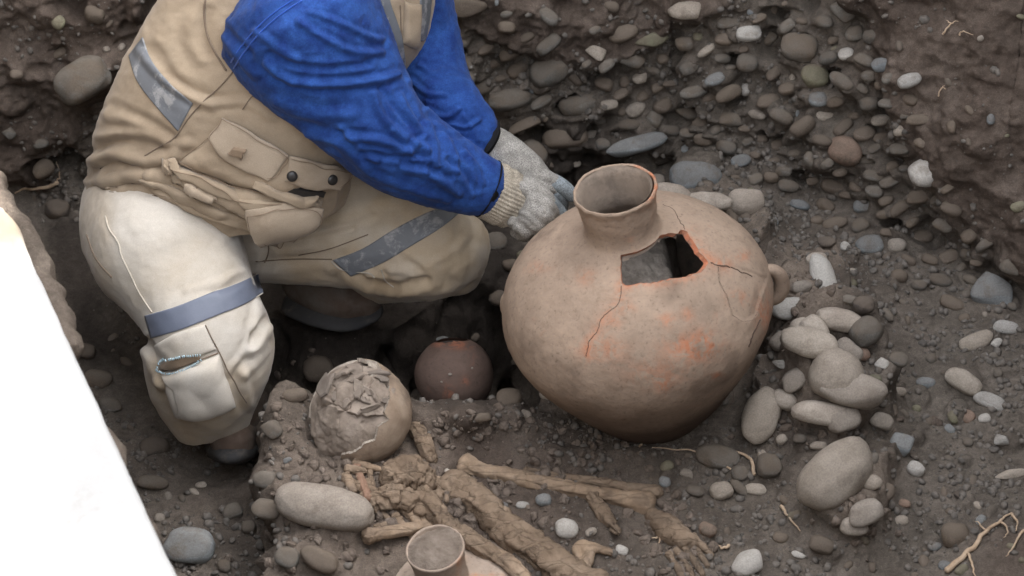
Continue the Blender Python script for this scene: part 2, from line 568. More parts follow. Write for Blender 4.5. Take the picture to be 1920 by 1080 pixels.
STONES = [
 # back wall
 (1030,138,40,27,18,'grey','large grey oval cobble with a pale lower rim in the back gravel wall'),
 (957,188,42,21,10,'grey','flat grey cobble with a whitish underside in the wall right of the sleeve'),
 (1088,198,40,20,8,'grey','smooth flat grey cobble sticking out of the wall above the jar neck'),
 (866,150,26,24,-20,'grey','grey cobble in the wall beside the far blue sleeve'),
 (872,117,24,14,-20,'grey','small greyish cobble poking from brown earth near the blue sleeve'),
 (845,95,12,10,0,'beige','small pale stone at the edge of the vest in the back wall'),
 (905,165,24,14,30,'grey','tilted grey stone between two flat cobbles near the far sleeve'),
 (862,14,52,22,8,'muddy','broad mud coated boulder at the top edge above the far arm'),
 (1286,20,34,20,-4,'beige','tan boulder with a light lower face at the top edge of the wall'),
 (1402,63,16,25,100,'white','pale speckled upright stone high in the back wall'),
 (1500,90,28,36,80,'grey','big bluish grey upright cobble in the upper right gravel'),
 (1527,144,27,24,20,'olive','rounded olive grey cobble under the big upright grey cobble'),
 (1580,20,25,24,0,'grey','dull grey round cobble at the top edge of the gravel'),
 (1603,64,19,18,0,'grey','round grey cobble just below the top edge right of centre'),
 (1587,103,16,12,-5,'white','small mottled white stone in the upper right gravel'),
 (1535,187,20,15,-5,'blue','pale blue oval stone directly under the olive cobble'),
 (1546,218,18,11,-8,'beige','small pale stone under the pale blue oval stone'),
 (1652,124,13,18,100,'blue','small bluish upright stone near the brown earth bank'),
 (1628,142,11,14,90,'grey','small grey stone left of the bluish upright stone'),
 (1702,152,14,24,110,'white','bright bluish white egg shaped stone set in the brown bank edge'),
 (1735,322,30,33,115,'white','large pale rounded cobble lodged under the brown bank'),
 (1583,285,27,33,70,'red','rounded pinkish beige cobble in the right gravel wall'),
 (1650,225,18,11,10,'beige','small light stone jutting from the gravel left of the brown bank'),
 (1626,300,18,11,-5,'grey','flat grey stone to the right of the pinkish beige cobble'),
 (1638,330,20,11,-10,'grey','flat whitish grey stone stacked under another in the right wall'),
 (1640,358,18,13,5,'grey','grey oval stone below the two flat ones in the right wall'),
 (1618,388,18,14,0,'blue','bluish grey rounded stone low in the right wall'),
 (1690,245,14,12,0,'beige','small beige stone beside the brown bank'),
 (1400,120,22,18,-10,'grey','grey rounded stone below the speckled upright stone'),
 (1401,168,14,11,20,'white','small round whitish stone in the middle of the back wall'),
 (1285,82,18,14,0,'grey','small bluish grey stone beside a hollow in the back wall'),
 (1325,95,20,8,35,'beige','thin tilted light stone in the back wall'),
 (1222,76,32,14,15,'olive','angular olive grey rock high in the wall above the jar'),
 (1180,110,34,16,-25,'grey','sloping grey slab stone left of the angular olive rock'),
 (1340,150,22,12,25,'blue','bluish flat stone in the centre of the back wall'),
 (1192,206,20,14,25,'beige','light tilted oval stone in the row above the jar neck'),
 (1180,234,22,11,0,'grey','flat grey stone under the light tilted oval stone'),
 (1225,224,15,16,60,'grey','round dull stone right of the light tilted oval'),
 (1140,198,20,10,10,'beige','small brownish pale stone right of the smooth flat cobble'),
 (1195,272,62,17,18,'blue','long bluish grey stone lying at the foot of the wall behind the jar'),
 (1289,250,15,10,0,'grey','small grey stone at the wall foot left of centre'),
 (1288,280,12,9,0,'blue','tiny bluish stone on the floor behind the jar'),
 (1302,334,52,30,-3,'blue','large bluish grey boulder lying on the floor behind the jar'),
 (1389,302,20,13,12,'blue','small smooth oval pebble on the floor right of the bluish boulder'),
 (1370,224,22,14,-5,'grey','grey block like stone low in the back wall'),
 (1420,215,18,9,-15,'beige','flat light stone low in the back wall right of the grey block'),
 (1440,190,24,14,10,'muddy','muddy stone in the right part of the back wall'),
 (1196,320,17,17,0,'grey','round grey stone just behind the jar mouth'),
 (1232,338,16,11,0,'beige','small beige stone between the jar mouth and the boulder'),
 (1130,272,12,15,90,'grey','small upright grey stone at the left foot of the back wall'),
 (1000,290,30,24,-40,'grey','grey cobble half in shadow above the gloves'),
 (985,235,38,12,25,'muddy','thin muddy stone ledge above the gloves'),
 (1060,262,44,20,5,'muddy','dark muddy cobble in the lower wall above the jar'),
 (1200,145,15,12,0,'beige','small pale stone with a bright edge in the upper wall'),
 (1118,98,13,20,60,'beige','light curved stone edge in the brown upper wall'),
 (1470,320,16,12,0,'grey','grey stone at the floor edge under the right wall'),
 (1478,350,22,12,-10,'grey','flat grey stone right of the smooth oval pebble'),
 (1500,385,20,10,-15,'blue','bluish flat stone at the foot of the right wall'),
 (1520,300,16,12,-60,'grey','small grey stone in the lower right wall'),
 (1560,350,14,24,70,'muddy','upright muddy stone in the lower right wall'),
 # right floor and slope
 (1628,461,20,27,100,'blue','bright bluish white stone standing on the floor right of the jar'),
 (1584,463,10,10,0,'white','small round speckled white pebble on the right floor'),
 (1552,456,12,19,80,'dark','dark upright pebble left of the speckled white pebble'),
 (1681,463,18,16,0,'beige','rounded brownish stone right of the bluish white stone'),
 (1620,621,27,31,120,'grey','smooth grey egg shaped stone on the floor right of the stone ring'),
 (1617,573,21,17,0,'dark','dark brown rounded stone above the grey egg shaped stone'),
 (1595,562,9,15,80,'grey','small grey pebble beside the dark brown stone'),
 (1653,683,14,12,20,'white','little mottled white angular stone on the right floor'),
 (1684,674,14,20,70,'grey','small grey upright stone right of the mottled white stone'),
 (1608,665,19,13,-10,'red','dark reddish pebble under the grey egg shaped stone'),
 (1640,712,14,10,0,'olive','small olive pebble below the mottled white stone'),
 (1645,736,19,11,-15,'dark','flat dark pebble right of the stone ring'),
 (1686,735,14,9,5,'beige','flat tan pebble right of the flat dark pebble'),
 (1735,719,11,19,90,'blue','small pale blue oval pebble on the right slope'),
 (1860,552,42,34,-25,'blue','large pale lavender boulder half buried at the right edge'),
 (1885,614,25,14,-5,'white','flat whitish stone under the lavender boulder'),
 (1830,640,18,34,110,'beige','tall pale stone buried in the right slope'),
 (1868,644,9,14,110,'white','small white stone chip right of the tall pale stone'),
 (1805,716,20,38,60,'beige','long beige stone buried obliquely in the right slope'),
 (1856,752,32,15,-25,'white','pale curved stone on the right slope'),
 (1872,700,9,8,0,'grey','tiny grey stone above the pale curved stone'),
 (1690,832,24,24,70,'blue','pale bluish pointed rock on the lower right slope'),
 (1815,782,13,16,50,'red','reddish brown stone under the pale curved stone'),
 (1845,786,12,10,0,'white','small white stone right of the reddish brown stone'),
 (1878,825,14,11,0,'white','whitish round stone near the right edge'),
 (1815,830,11,9,0,'grey','small grey stone in the lower right slope'),
 (1790,1005,27,26,0,'muddy','round mud coated stone left of the thick root'),
 (1716,880,14,18,60,'white','pale blurred stone in the lower right earth'),
 (1650,790,22,16,-20,'beige','light stone half sunk right of the stone ring'),
 (1695,945,12,9,0,'red','small reddish pebble in the lower right earth'),
 (1895,890,10,30,100,'beige','narrow pale stone standing at the right edge'),
 # ring round the jar
 (1541,530,54,24,102,'white','tall smooth whitish stone at the top of the stone ring'),
 (1482,580,37,21,8,'white','light oval stone beside the jar handle'),
 (1516,646,54,29,-14,'beige','long cream stone across the middle of the stone ring'),
 (1560,712,46,50,60,'beige','big rounded cream lump in the stone ring right of the jar'),
 (1596,735,34,62,75,'coated','broad clay coated stone at the outer side of the stone ring'),
 (1525,622,30,25,-50,'coated','small cream stone wedged between two larger ring stones'),
 (1464,682,17,9,-5,'white','small flat light pebble wedged against the jar'),
 (1502,540,20,12,10,'coated','muddy stone between the handle and the tall ring stone'),
 (1572,600,22,44,80,'coated','narrow clay coated stone between the tall ring stone and the cream lump'),
 (1588,664,28,24,-40,'coated','rounded clay coated stone at the right side of the stone ring'),
 (1500,612,20,15,20,'coated','small clay coated stone under the light oval stone of the ring'),
 (1490,712,26,20,30,'coated','clay coated stone of the ring touching the jar belly'),
 (1580,786,32,24,20,'coated','lower right clay coated stone of the ring'),
 (1530,490,22,14,0,'coated','small clay coated stone on top of the tall ring stone'),
 (1462,640,20,16,40,'coated','small clay coated stone between the jar and the cream ring stone'),
 (1470,752,24,18,-30,'coated','clay coated stone between the leaning tan stone and the ring'),
 (1545,775,60,22,-10,'coated','clay covered stone at the foot of the ring'),
 (1425,781,55,33,68,'beige','elongated tan stone leaning against the lower right of the jar'),
 (1560,895,82,54,40,'beige','biggest smooth grey beige cobble at the lower right of the jar'),
 (1440,876,23,24,0,'grey','round grey stone between the jar base and the biggest cobble'),
 (1416,918,21,12,-10,'beige','small pale oval stone below the round grey stone'),
 (1352,922,17,22,100,'beige','egg shaped pale stone on the floor in front of the jar'),
 (1389,888,18,16,0,'grey','dull grey stone beside the thin root'),
 (1385,915,10,20,50,'grey','narrow grey stone behind the pale egg shaped stone'),
 (1345,858,42,24,-10,'grey','grey cobble under the thin root at the jar base'),
 (1620,960,34,24,20,'coated','clay coated stone under the biggest cobble'),
 (1600,985,26,18,0,'coated','lowest clay coated stone under the biggest cobble'),
 (1627,905,16,22,70,'beige','small stone pressed against the right of the biggest cobble'),
 (1465,825,11,9,30,'beige','little tan stone at the foot of the leaning tan stone'),
 (1500,822,12,9,0,'grey','small grey stone in front of the ring'),
 (1535,835,16,8,0,'beige','flat beige pebble above the biggest cobble'),
 (1540,1022,17,24,70,'muddy','dusty stone below the biggest cobble'),
 (1246,905,12,11,0,'blue','small bluish round pebble above the long bone end'),
 (1288,888,13,9,-20,'beige','thin pale stone chip in front of the jar base'),
 (1250,876,14,11,30,'olive','small yellowish stone in the shadow of the jar'),
 (1302,925,11,18,80,'grey','small upright striped stone beside the pale egg shaped stone'),
 (1062,991,20,23,80,'white','very pale greenish white stone among the bones'),
 (1165,1033,13,10,-20,'white','small white stone right of the pelvis bone'),
 (1020,938,16,12,5,'blue','small bluish oval stone under the long bones'),
 (940,950,14,9,0,'blue','small light pebble under the long bone left end'),
 (980,948,13,8,0,'white','little white flat pebble under the long bone'),
 (1326,996,15,18,60,'red','small reddish round stone above the foot bones'),
 (1402,1056,33,24,15,'white','rough white angular stone at the bottom edge'),
 (1108,998,12,8,30,'beige','small beige pebble near the short bone'),
 (1497,1040,14,7,-20,'white','pale stone flake at the bottom edge right of the white angular stone'),
 # left wall
 (158,152,54,38,32,'grey','large smooth grey boulder in the left wall behind the back of the vest'),
 (16,250,13,12,0,'grey','small grey stone near the left edge of the photo'),
 (78,270,15,10,10,'grey','small stone in the left wall below the large boulder'),
 (82,318,22,18,30,'muddy','muddy stone low in the left wall above the root'),
 (30,140,13,9,0,'muddy','small muddy stone high in the left wall'),
 (200,93,7,6,0,'beige','tiny pale pebble above the large left boulder'),
 (178,28,20,16,-20,'muddy','brown muddy cobble at the top of the left wall'),
 (110,395,26,20,0,'dark','dark stone in shadow at the foot of the left wall'),
 # trench floor
 (358,1022,50,36,-8,'blue','broad flat pale bluish stone on the trench floor by the slab'),
 (163,660,18,16,0,'dark','dark rounded stone in the trench behind the slab'),
 (186,712,20,28,80,'grey','dull grey cobble in the trench beside the slab'),
 (206,762,18,24,70,'grey','grey cobble below another one along the slab edge'),
 (288,905,30,14,-5,'grey','flat grey stone in the shadowy trench'),
 (436,958,20,15,20,'grey','grey cobble in the trench left of the grave mound'),
 (467,990,14,12,0,'grey','small grey stone at the left foot of the grave mound'),
 (421,1063,14,13,0,'grey','rounded grey stone at the bottom of the trench'),
 (300,972,10,10,0,'beige','small pale stone between the slab and the broad flat stone'),
 (377,910,11,7,0,'beige','small flat pale stone in the middle of the trench floor'),
 (290,840,30,20,10,'dark','dark cobble in the shadow before the near boot'),
 # grave mound
 (598,692,27,30,90,'muddy','dusty upright stone directly behind the skull'),
 (553,742,24,14,10,'muddy','dusty oval stone left of the skull'),
 (509,806,22,19,0,'grey','grey round stone on the left edge of the grave mound'),
 (497,900,18,24,90,'grey','grey cobble bedded in the left side of the grave mound'),
 (500,955,20,30,80,'grey','lower grey cobble bedded in the left side of the grave mound'),
 (612,955,92,42,-13,'coated','big smooth cream white oval stone below the skull'),
 (955,750,25,22,0,'muddy','crumbly gravelly lump right of the small dark pot'),
 (1027,743,16,11,-30,'beige','small pale stone at the left foot of the big jar'),
 (905,782,17,9,10,'muddy','muddy pebble in the bank before the small dark pot'),
 (985,778,12,8,-15,'beige','small beige pebble in the bank left of the jar'),
 (600,1050,40,22,-20,'muddy','muddy stone in the lower left of the grave mound'),
 (540,1045,20,26,70,'grey','grey stone at the bottom left of the grave mound'),
 (822,643,21,10,20,'blue','small bluish stone lying on the small dark pot side'),
 (938,560,16,22,80,'dark','dark cobble in deep shadow left of the jar'),
 (930,455,22,20,0,'grey','shadowed grey stone below the gloves'),
]

RB = [(1560, -300), (1600, 0), (1640, 90), (1690, 190), (1735, 300), (1790, 400), (1850, 480), (1960, 560), (2400, 760), (2600, -300)]
MB = [(840, -200), (845, 40), (900, 95), (1000, 110), (1110, 125), (1200, 90), (1260, 60), (1400, 45), (1420, -200)]
LB = [(-300, -300), (-300, 330), (60, 340), (130, 260), (210, 200), (330, -60), (330, -300)]
WORKER_PX = [(150, 370), (190, 190), (290, -20), (815, -20), (930, 250), (1080, 340), (1075, 420), (930, 460), (900, 540), (720, 610), (520, 610), (500, 850), (380, 860), (260, 690), (150, 430)]
JAR_PX = [(950, 560), (1075, 400), (1080, 310), (1220, 310), (1400, 480), (1450, 570), (1420, 740), (1250, 840), (1050, 740)]
SKULL_PX = [(560, 670), (780, 680), (790, 880), (640, 890)]
BONE_PX = [(840, 840), (1260, 910), (1250, 960), (1120, 990), (1340, 960), (1340, 1090), (690, 1090), (500, 1000), (520, 900), (640, 900)]
def free(u, v, taken, r):
    Q = np.array([[u, v]], float)
    for poly in (WORKER_PX, JAR_PX, SKULL_PX, BONE_PX):
        if inside(Q, poly)[0]: return False
    if u < 330 and v > 330 and (u - 40) / 290 < (v - 480) / 600 * 1.0 + .1: return False
    return all((u - x) ** 2 + (v - y) ** 2 > (r + s) ** 2 * .9 for x, y, s in taken)
taken = [(s[0], s[1], max(s[2], s[3]) * .85) for s in STONES]
COBBLES = []
for _ in range(9000):
    if len(COBBLES) >= 120: break
    u, v = random.uniform(815, 1900), random.uniform(0, 660)
    if v > 265 + max(0, (u - 1300)) * .66 or v < 30: continue
    r = random.uniform(10, 23)
    Q = np.array([[u, v]])
    if sdf(Q, RB)[0] > 20 or (sdf(Q, RB)[0] > -25 and random.random() < .6) or (sdf(Q, MB)[0] > -4 and random.random() < .85) or not free(u, v, taken, r): continue
    taken.append((u, v, r))
    COBBLES.append((u, v, r * random.uniform(1, 1.45), r * random.uniform(.62, .85), random.uniform(-35, 45), random.choice(['muddy', 'muddy', 'muddy', 'grey', 'grey'])))
# ------------------------------------------------------------------ pit: floor, banks and walls
FOOT = [(-2600, 300, -.16), (-200, 400, -.16), (100, 400, -.16), (500, 390, -.14), (900, 360, -.1), (1100, 322, -.05), (1260, 285, 0), (1440, 335, 0),
        (1600, 420, 0), (1750, 500, 0), (1920, 590, 0), (2300, 760, 0), (3500, 1150, 0)]
fp = np.array([W(u, v, z=z) for u, v, z in FOOT])
def y_foot(x):
    y = np.interp(x, fp[:, 0], fp[:, 1])
    return y
PED = [(505, 1500), (498, 1000), (503, 850), (540, 760), (590, 715), (690, 710), (770, 765), (930, 765), (1000, 745), (1080, 690), (1180, 540), (1240, 420), (1290, 290), (2700, 90), (4000, 1500)]
MOUND = [  # base px, radii px, height m
    (1545, 770, 115, 130, .085), (851, 690, 90, 60, .06), (1480, 600, 70, 60, .06), (1580, 985, 90, 55, .045), (1400, 450, 110, 50, .055), (1270, 440, 80, 40, .05),
    (880, 805, 150, 30, .045), (640, 910, 110, 75, .05), (565, 830, 40, 80, .05), (600, 1040, 90, 60, .04), (760, 930, 60, 50, .03),
    (1090, 860, 170, 22, .02), (1300, 1010, 60, 45, .02), (820, 1130, 110, 60, -.03), (1900, 1080, 160, 120, .05), (1330, 1085, 120, 40, .015), (980, 1010, 60, 30, -.02)]
HOLLOW = [(468, 500), (560, 525), (640, 535), (740, 525), (860, 450), (960, 400), (1060, 460), (1085, 600), (1010, 705), (930, 745), (770, 745), (690, 690), (600, 690), (540, 740), (500, 700)]
def floor_z(X, Y):
    P = np.stack([X, Y, np.zeros_like(X)], 1)
    uv = proj(P)
    wob = 16 * fbm(P, 0.07, 3, 40)
    m = sstep(-26, 22, sdf(uv, PED) + wob)
    z = -0.16 + 0.16 * m
    for (u, v, a, b, h) in MOUND:
        q = ((uv[:, 0] - u) / a) ** 2 + ((uv[:, 1] - v) / b) ** 2
        z = z + h * np.exp(-q * 1.2) 
    # unseen near slope, raised outside the frame to cut low sky light
    nb = np.clip(1.178 * (-Y - .67), 0, 1.7)
    z = z + nb
    # unseen right and left walls, raised beyond the frame to block sun and sky
    z = z + 2.9 * sstep(1.1, 1.62, X) * sstep(-2.9, -2.5, Y)
    z = z + 2.4 * sstep(-1.27, -1.75, X) * sstep(-2.9, -2.5, Y)
    # dark hollow the worker has dug down beside the small pot
    pot_gap = np.hypot((uv[:, 0] - 851) / 1.1, uv[:, 1] - 690) - 80
    hol = sstep(-20, 45, np.minimum(sdf(uv, HOLLOW), pot_gap))
    z = z - .45 * hol
    return z

xs = np.concatenate([-np.geomspace(9, 1.9, 10), -np.linspace(1.85, 1.28, 14), np.linspace(-1.25, 1.2, 640), np.linspace(1.23, 1.7, 16), np.geomspace(1.8, 9, 12)])
NX = len(xs)
yf = y_foot(xs)
k = np.hanning(41); k /= k.sum()
yf = np.convolve(np.pad(yf, 20, mode='edge'), k, 'valid')
rows = []
NEAR = -0.95
for y in np.concatenate([np.geomspace(6, 2.2, 8), np.linspace(2.1, 1.0, 40)]):
    rows.append(np.stack([xs, np.full(NX, -y), floor_z(xs, np.full(NX, -y))], 1))
NF = 350
for s in np.linspace(0, 1, NF):
    y = NEAR + (yf - NEAR) * s
    rows.append(np.stack([xs, y, floor_z(xs, y)], 1))
ang = np.radians(np.interp(xs, [-1.2, -.3, .2, .6, 1.0, 2], [80, 79, 77, 70, 60, 58]))
arc = np.concatenate([np.linspace(0, .72, 190)[1:], np.linspace(.72, 4.4, 30)[1:]])
cur = rows[-1].copy(); prev = 0
for a in arc:
    f = float(sstep(0, .1, a))
    cur = cur + (a - prev) * np.stack([np.zeros(NX), np.cos(ang * f), np.sin(ang * f)], 1)
    cur = cur.copy()
    cur[:, 2] = np.minimum(cur[:, 2], 3.6)
    rows.append(cur.copy()); prev = a
for d in (0.4, 2, 8):
    r = rows[-1].copy(); r[:, 1] += d; rows.append(r)
TV = np.stack(rows)            # rows x cols x 3
NR = TV.shape[0]
du = np.gradient(TV, axis=1); dv = np.gradient(TV, axis=0)
TN = np.cross(du, dv); TN /= np.linalg.norm(TN, axis=2)[..., None] + 1e-12
P = TV.reshape(-1, 3); Nn = TN.reshape(-1, 3)
uv = proj(P)
wallm = sstep(0.95, 0.6, Nn[:, 2])
dense = sstep(1.35, 1.15, np.abs(P[:, 0])) * sstep(-1.1, -.9, P[:, 1])
wob = 16 * fbm(P, 0.05, 3, 3) + 60 * fbm(P, .2, 3, 4)
s_r = sdf(uv, RB) + wob; s_m = sdf(uv, MB) + wob; s_l = sdf(uv, LB) + wob
off = 0.08 * sstep(-45, 60, s_r) + 0.035 * sstep(-6, 20, s_m) + 0.05 * sstep(-20, 60, s_l)
off = off * wallm
n_big = fbm(P, .30, 3, 1); n_mid = fbm(P, .085, 4, 5); n_sm = fbm(P, .022, 4, 9); n_r = fbm(P, .12, 4, 14, ridged=True)
off += wallm * (.03 * n_big + .036 * n_mid + .018 * n_r + .009 * n_sm)
off += (1 - wallm) * (.012 * n_big + .012 * n_mid + .005 * n_sm + .004 * n_r)
# stony hollows: sockets in the gravel layer
sock = sstep(.25, .6, fbm(P, .06, 2, 22))
off -= wallm * .06 * sock * sstep(10, -30, np.maximum(s_r, s_m))
# clods on the earthy side of the grave
clod = np.exp(-(((uv[:, 0] - 590) / 100) ** 2 + ((uv[:, 1] - 850) / 170) ** 2))
off += clod * (.02 * np.abs(fbm(P, .035, 3, 31)) + .008 * n_sm)
# cobbles still wrapped in mud: domes of earth standing out of walls and floor
rd = np.random.default_rng(21)
dome = np.zeros(len(P))
Pn = P + Nn * (off * dense)[:, None]
uvn = proj(Pn); ord_ = np.argsort(uvn[:, 0]); ux = uvn[ord_, 0]
for _ in range(420):
    u0, v0 = rd.uniform(0, 1920), rd.uniform(-20, 1080)
    fade = 1.0
    if v0 > 420 and u0 < 1440: fade = .35
    r0 = (9 + 30 * rd.random() ** 1.8) * (1 if v0 < 420 else .75)
    asp = rd.uniform(.5, .85); tt = math.radians(rd.uniform(-40, 50))
    lo, hi = np.searchsorted(ux, [u0 - r0, u0 + r0])
    ii = ord_[lo:hi]; ii = ii[np.abs(uvn[ii, 1] - v0) < r0]
    ii = ii[dense[ii] > .5]
    if not len(ii): continue
    dx = uvn[ii, 0] - u0; dy = uvn[ii, 1] - v0
    q = ((dx * math.cos(tt) - dy * math.sin(tt)) / r0) ** 2 + ((dx * math.sin(tt) + dy * math.cos(tt)) / (r0 * asp)) ** 2
    h = r0 * asp * .00095 * fade * (np.sqrt(np.clip(1 - q, 0, 1)) - .25 * np.exp(-((np.sqrt(q) - 1.15) / .2) ** 2))
    dome[ii] = np.where(np.abs(h) > np.abs(dome[ii]), h, dome[ii])
# collars of earth drawn up round the bedded stones
for (u0, v0, a0, b0, g0, mt_, lab_) in STONES + [(*c_, 'wall') for c_ in COBBLES]:
    if max(a0, b0) < 10: continue
    w_ = max(a0, b0) * 1.9
    lo, hi = np.searchsorted(ux, [u0 - w_, u0 + w_])
    ii = ord_[lo:hi]; ii = ii[np.abs(uvn[ii, 1] - v0) < w_]; ii = ii[dense[ii] > .5]
    if not len(ii): continue
    tt = math.radians(g0)
    dx = uvn[ii, 0] - u0; dy = -(uvn[ii, 1] - v0)
    q = ((dx * math.cos(tt) + dy * math.sin(tt)) / (a0 * 1.22)) ** 2 + ((-dx * math.sin(tt) + dy * math.cos(tt)) / (b0 * 1.25)) ** 2
    dome[ii] += min(a0, b0) * (.0008 if 'wall' in lab_ or 'ring' in lab_ else .00045) * np.exp(-q * q * .8) * (1 + 1.1 * n_mid[ii])
for pts_, w_, h_ in (([(1470, 520), (1520, 500), (1560, 560), (1580, 660), (1612, 730), (1580, 790)], 34, .04), ([(1452, 540), (1462, 620), (1462, 700), (1440, 750)], 24, .045), ([(1480, 640), (1540, 690), (1540, 770)], 40, .045), ([(1230, 400), (1320, 402), (1415, 400), (1420, 430)], 24, .035), ([(1560, 960), (1620, 950), (1650, 880)], 34, .035), ([(545, 750), (530, 850), (540, 960)], 26, .03), ([(770, 775), (860, 785), (960, 775)], 18, .02)):
    dome += h_ * np.exp(-(seg_dist(uvn, pts_) / w_) ** 2) * (1 + .9 * fbm(P, .04, 3, 66))
brn = np.maximum(sstep(-10, 25, s_r), sstep(-10, 30, s_m))
off = off + dome * (1 - .65 * brn * wallm) 
P = P + Nn * (off * dense)[:, None]
brown = np.clip(sstep(-50, 60, s_r) + .85 * sstep(-10, 30, s_m) + .9 * sstep(-30, 40, s_l), 0, 1)
uv2 = proj(P)
ped = np.exp(-(((uv2[:, 0] - 800) / 330) ** 2 + ((uv2[:, 1] - 930) / 200) ** 2) * .8) + .7 * np.exp(-(((uv2[:, 0] - 1500) / 120) ** 2 + ((uv2[:, 1] - 620) / 210) ** 2)) + .8 * sstep(1750, 1900, uv2[:, 0]) * sstep(930, 1040, uv2[:, 1])
brown = np.clip(np.maximum(brown * wallm, ped) + .25 * n_mid + .1, 0, 1)
TF = grid_faces(NR, NX)
tme = mesh_of('pit', P - [0, 0, -.3], TF)
shade_tint = .9 * sstep(-40, 60, sdf(uv2, [(470, 480), (700, 470), (960, 330), (1010, 420), (1000, 700), (930, 742), (770, 745), (600, 690), (500, 720)]) + 40 * n_mid) * (P[:, 2] < .06)  # shade painted dark into the hollow, the wall foot and the left trench
shade_tint = np.maximum(shade_tint, .75 * sstep(-40, 40, sdf(uv2, [(860, 240), (1020, 235), (1150, 285), (1220, 300), (1150, 380), (900, 400)]) + 45 * n_mid))
shade_tint = np.maximum(shade_tint, .8 * sstep(-30, 40, sdf(uv2, [(40, 380), (190, 390), (200, 560), (260, 700), (140, 700)]) + 40 * n_mid))
ringpx = [(1470, 500), (1500, 470), (1555, 470), (1570, 560), (1600, 650), (1635, 720), (1640, 800), (1560, 810), (1500, 760), (1470, 690), (1455, 600)]
clayf = sstep(-26, 14, sdf(uv2, ringpx) + 50 * n_mid)
clayf = np.maximum(clayf, .8 * sstep(-20, 14, sdf(uv2, [(1230, 350), (1430, 360), (1430, 440), (1360, 430), (1240, 390)]) + 40 * n_mid))
clayf = np.maximum(clayf, .7 * sstep(-26, 14, sdf(uv2, [(1540, 940), (1650, 870), (1665, 960), (1600, 1010)]) + 50 * n_mid))
clayf = np.maximum(clayf, .45 * sstep(-40, 20, sdf(uv2, [(500, 720), (640, 670), (780, 780), (860, 900), (760, 1100), (480, 1100)]) + 60 * n_mid))
clayf = np.clip(clayf * (.8 + .7 * fbm(P, .05, 3, 93)), 0, .92)
cat_ = tme.attributes.new('clay', 'FLOAT', 'POINT'); cat_.data.foreach_set('value', clayf.astype(np.float32))
dat = tme.attributes.new('shade_tint', 'FLOAT', 'POINT')
dat.data.foreach_set('value', np.clip(shade_tint, 0, 1).astype(np.float32))
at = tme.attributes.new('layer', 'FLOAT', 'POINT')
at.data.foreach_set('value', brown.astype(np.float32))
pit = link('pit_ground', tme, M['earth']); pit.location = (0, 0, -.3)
tag(pit, 'excavated pit floor and gravelly earth walls around the grave', kind='structure')
TERRAIN = BVHTree.FromPolygons(P.tolist(), TF.tolist())
TP = P

# near left bank of the pit with the sunlit white slab on it
def bank():
    top = [(-420, -120), (-60, 250), (0, 325), (50, 425), (92, 520), (132, 600), (150, 680), (190, 790), (300, 1010), (400, 1250), (560, 1700)]
    Zt = .55
    E = spline(np.array([W(u, v, z=Zt) for u, v in top]), 150)
    nrm = np.gradient(E, axis=0); nrm[:, 2] = 0
    side = np.stack([-nrm[:, 1], nrm[:, 0], nrm[:, 2]], 1); side /= np.linalg.norm(side, axis=1)[:, None]
    if side[75, 0] > 0: side = -side          # away from the pit
    R = []
    for a in (3.0, 1.5, .8, .4, .2, .12, .06, .03, .012): R.append(E + side * a)
    for dz, a in ((.01, 0), (.03, -.006), (.06, 0), (.1, .02), (.16, .06), (.24, .11), (.34, .17), (.45, .22), (.56, .26), (.72, .3), (.85, .3)):
        q = E + side * a; q[:, 2] -= dz; R.append(q)
    # finer rows
    R = np.stack(R); R = np.stack([spline(R[:, i], 60) for i in range(R.shape[1])], 1)
    V = R.reshape(-1, 3)
    V = V + np.stack([fbm(V, .06, 4, 3) * .03, fbm(V, .06, 4, 8) * .02, fbm(V, .05, 4, 13) * .018], 1) * sstep(1.2, .3, np.abs(np.repeat(np.linspace(0, 1, 60), 150)[:, None] - .4))
    F = grid_faces(60, 150)
    o = obj('near_bank', V, F, M['earth'])
    a = o.data.attributes.new('layer', 'FLOAT', 'POINT'); a.data.foreach_set('value', np.full(len(V), .45, np.float32))
    tag(o, 'near left bank of the pit with a crumbling earth edge', kind='structure')
    return V, F
bankV, bankF = bank()
BANK = bvh(bankV, bankF)
M['slab'] = mottled('white_slab_paint', [(0.31, 0.31, 0.306), (0.38, 0.38, 0.376)], scale=6, rough=.75, bump=.2, grime=(.2, .185, .16), gscale=3.5, gamt=(.62, .8))
nt_ = M['slab'].node_tree; pb = nt_.nodes['Principled BSDF']; src = pb.inputs['Base Color'].links[0].from_socket
at_ = nt_.nodes.new('ShaderNodeAttribute'); at_.attribute_name = 'dirt'
nt_.links.new(N_mix(nt_.nodes, nt_.links, at_.outputs['Fac'], src, (.17, .14, .105)), pb.inputs['Base Color'])
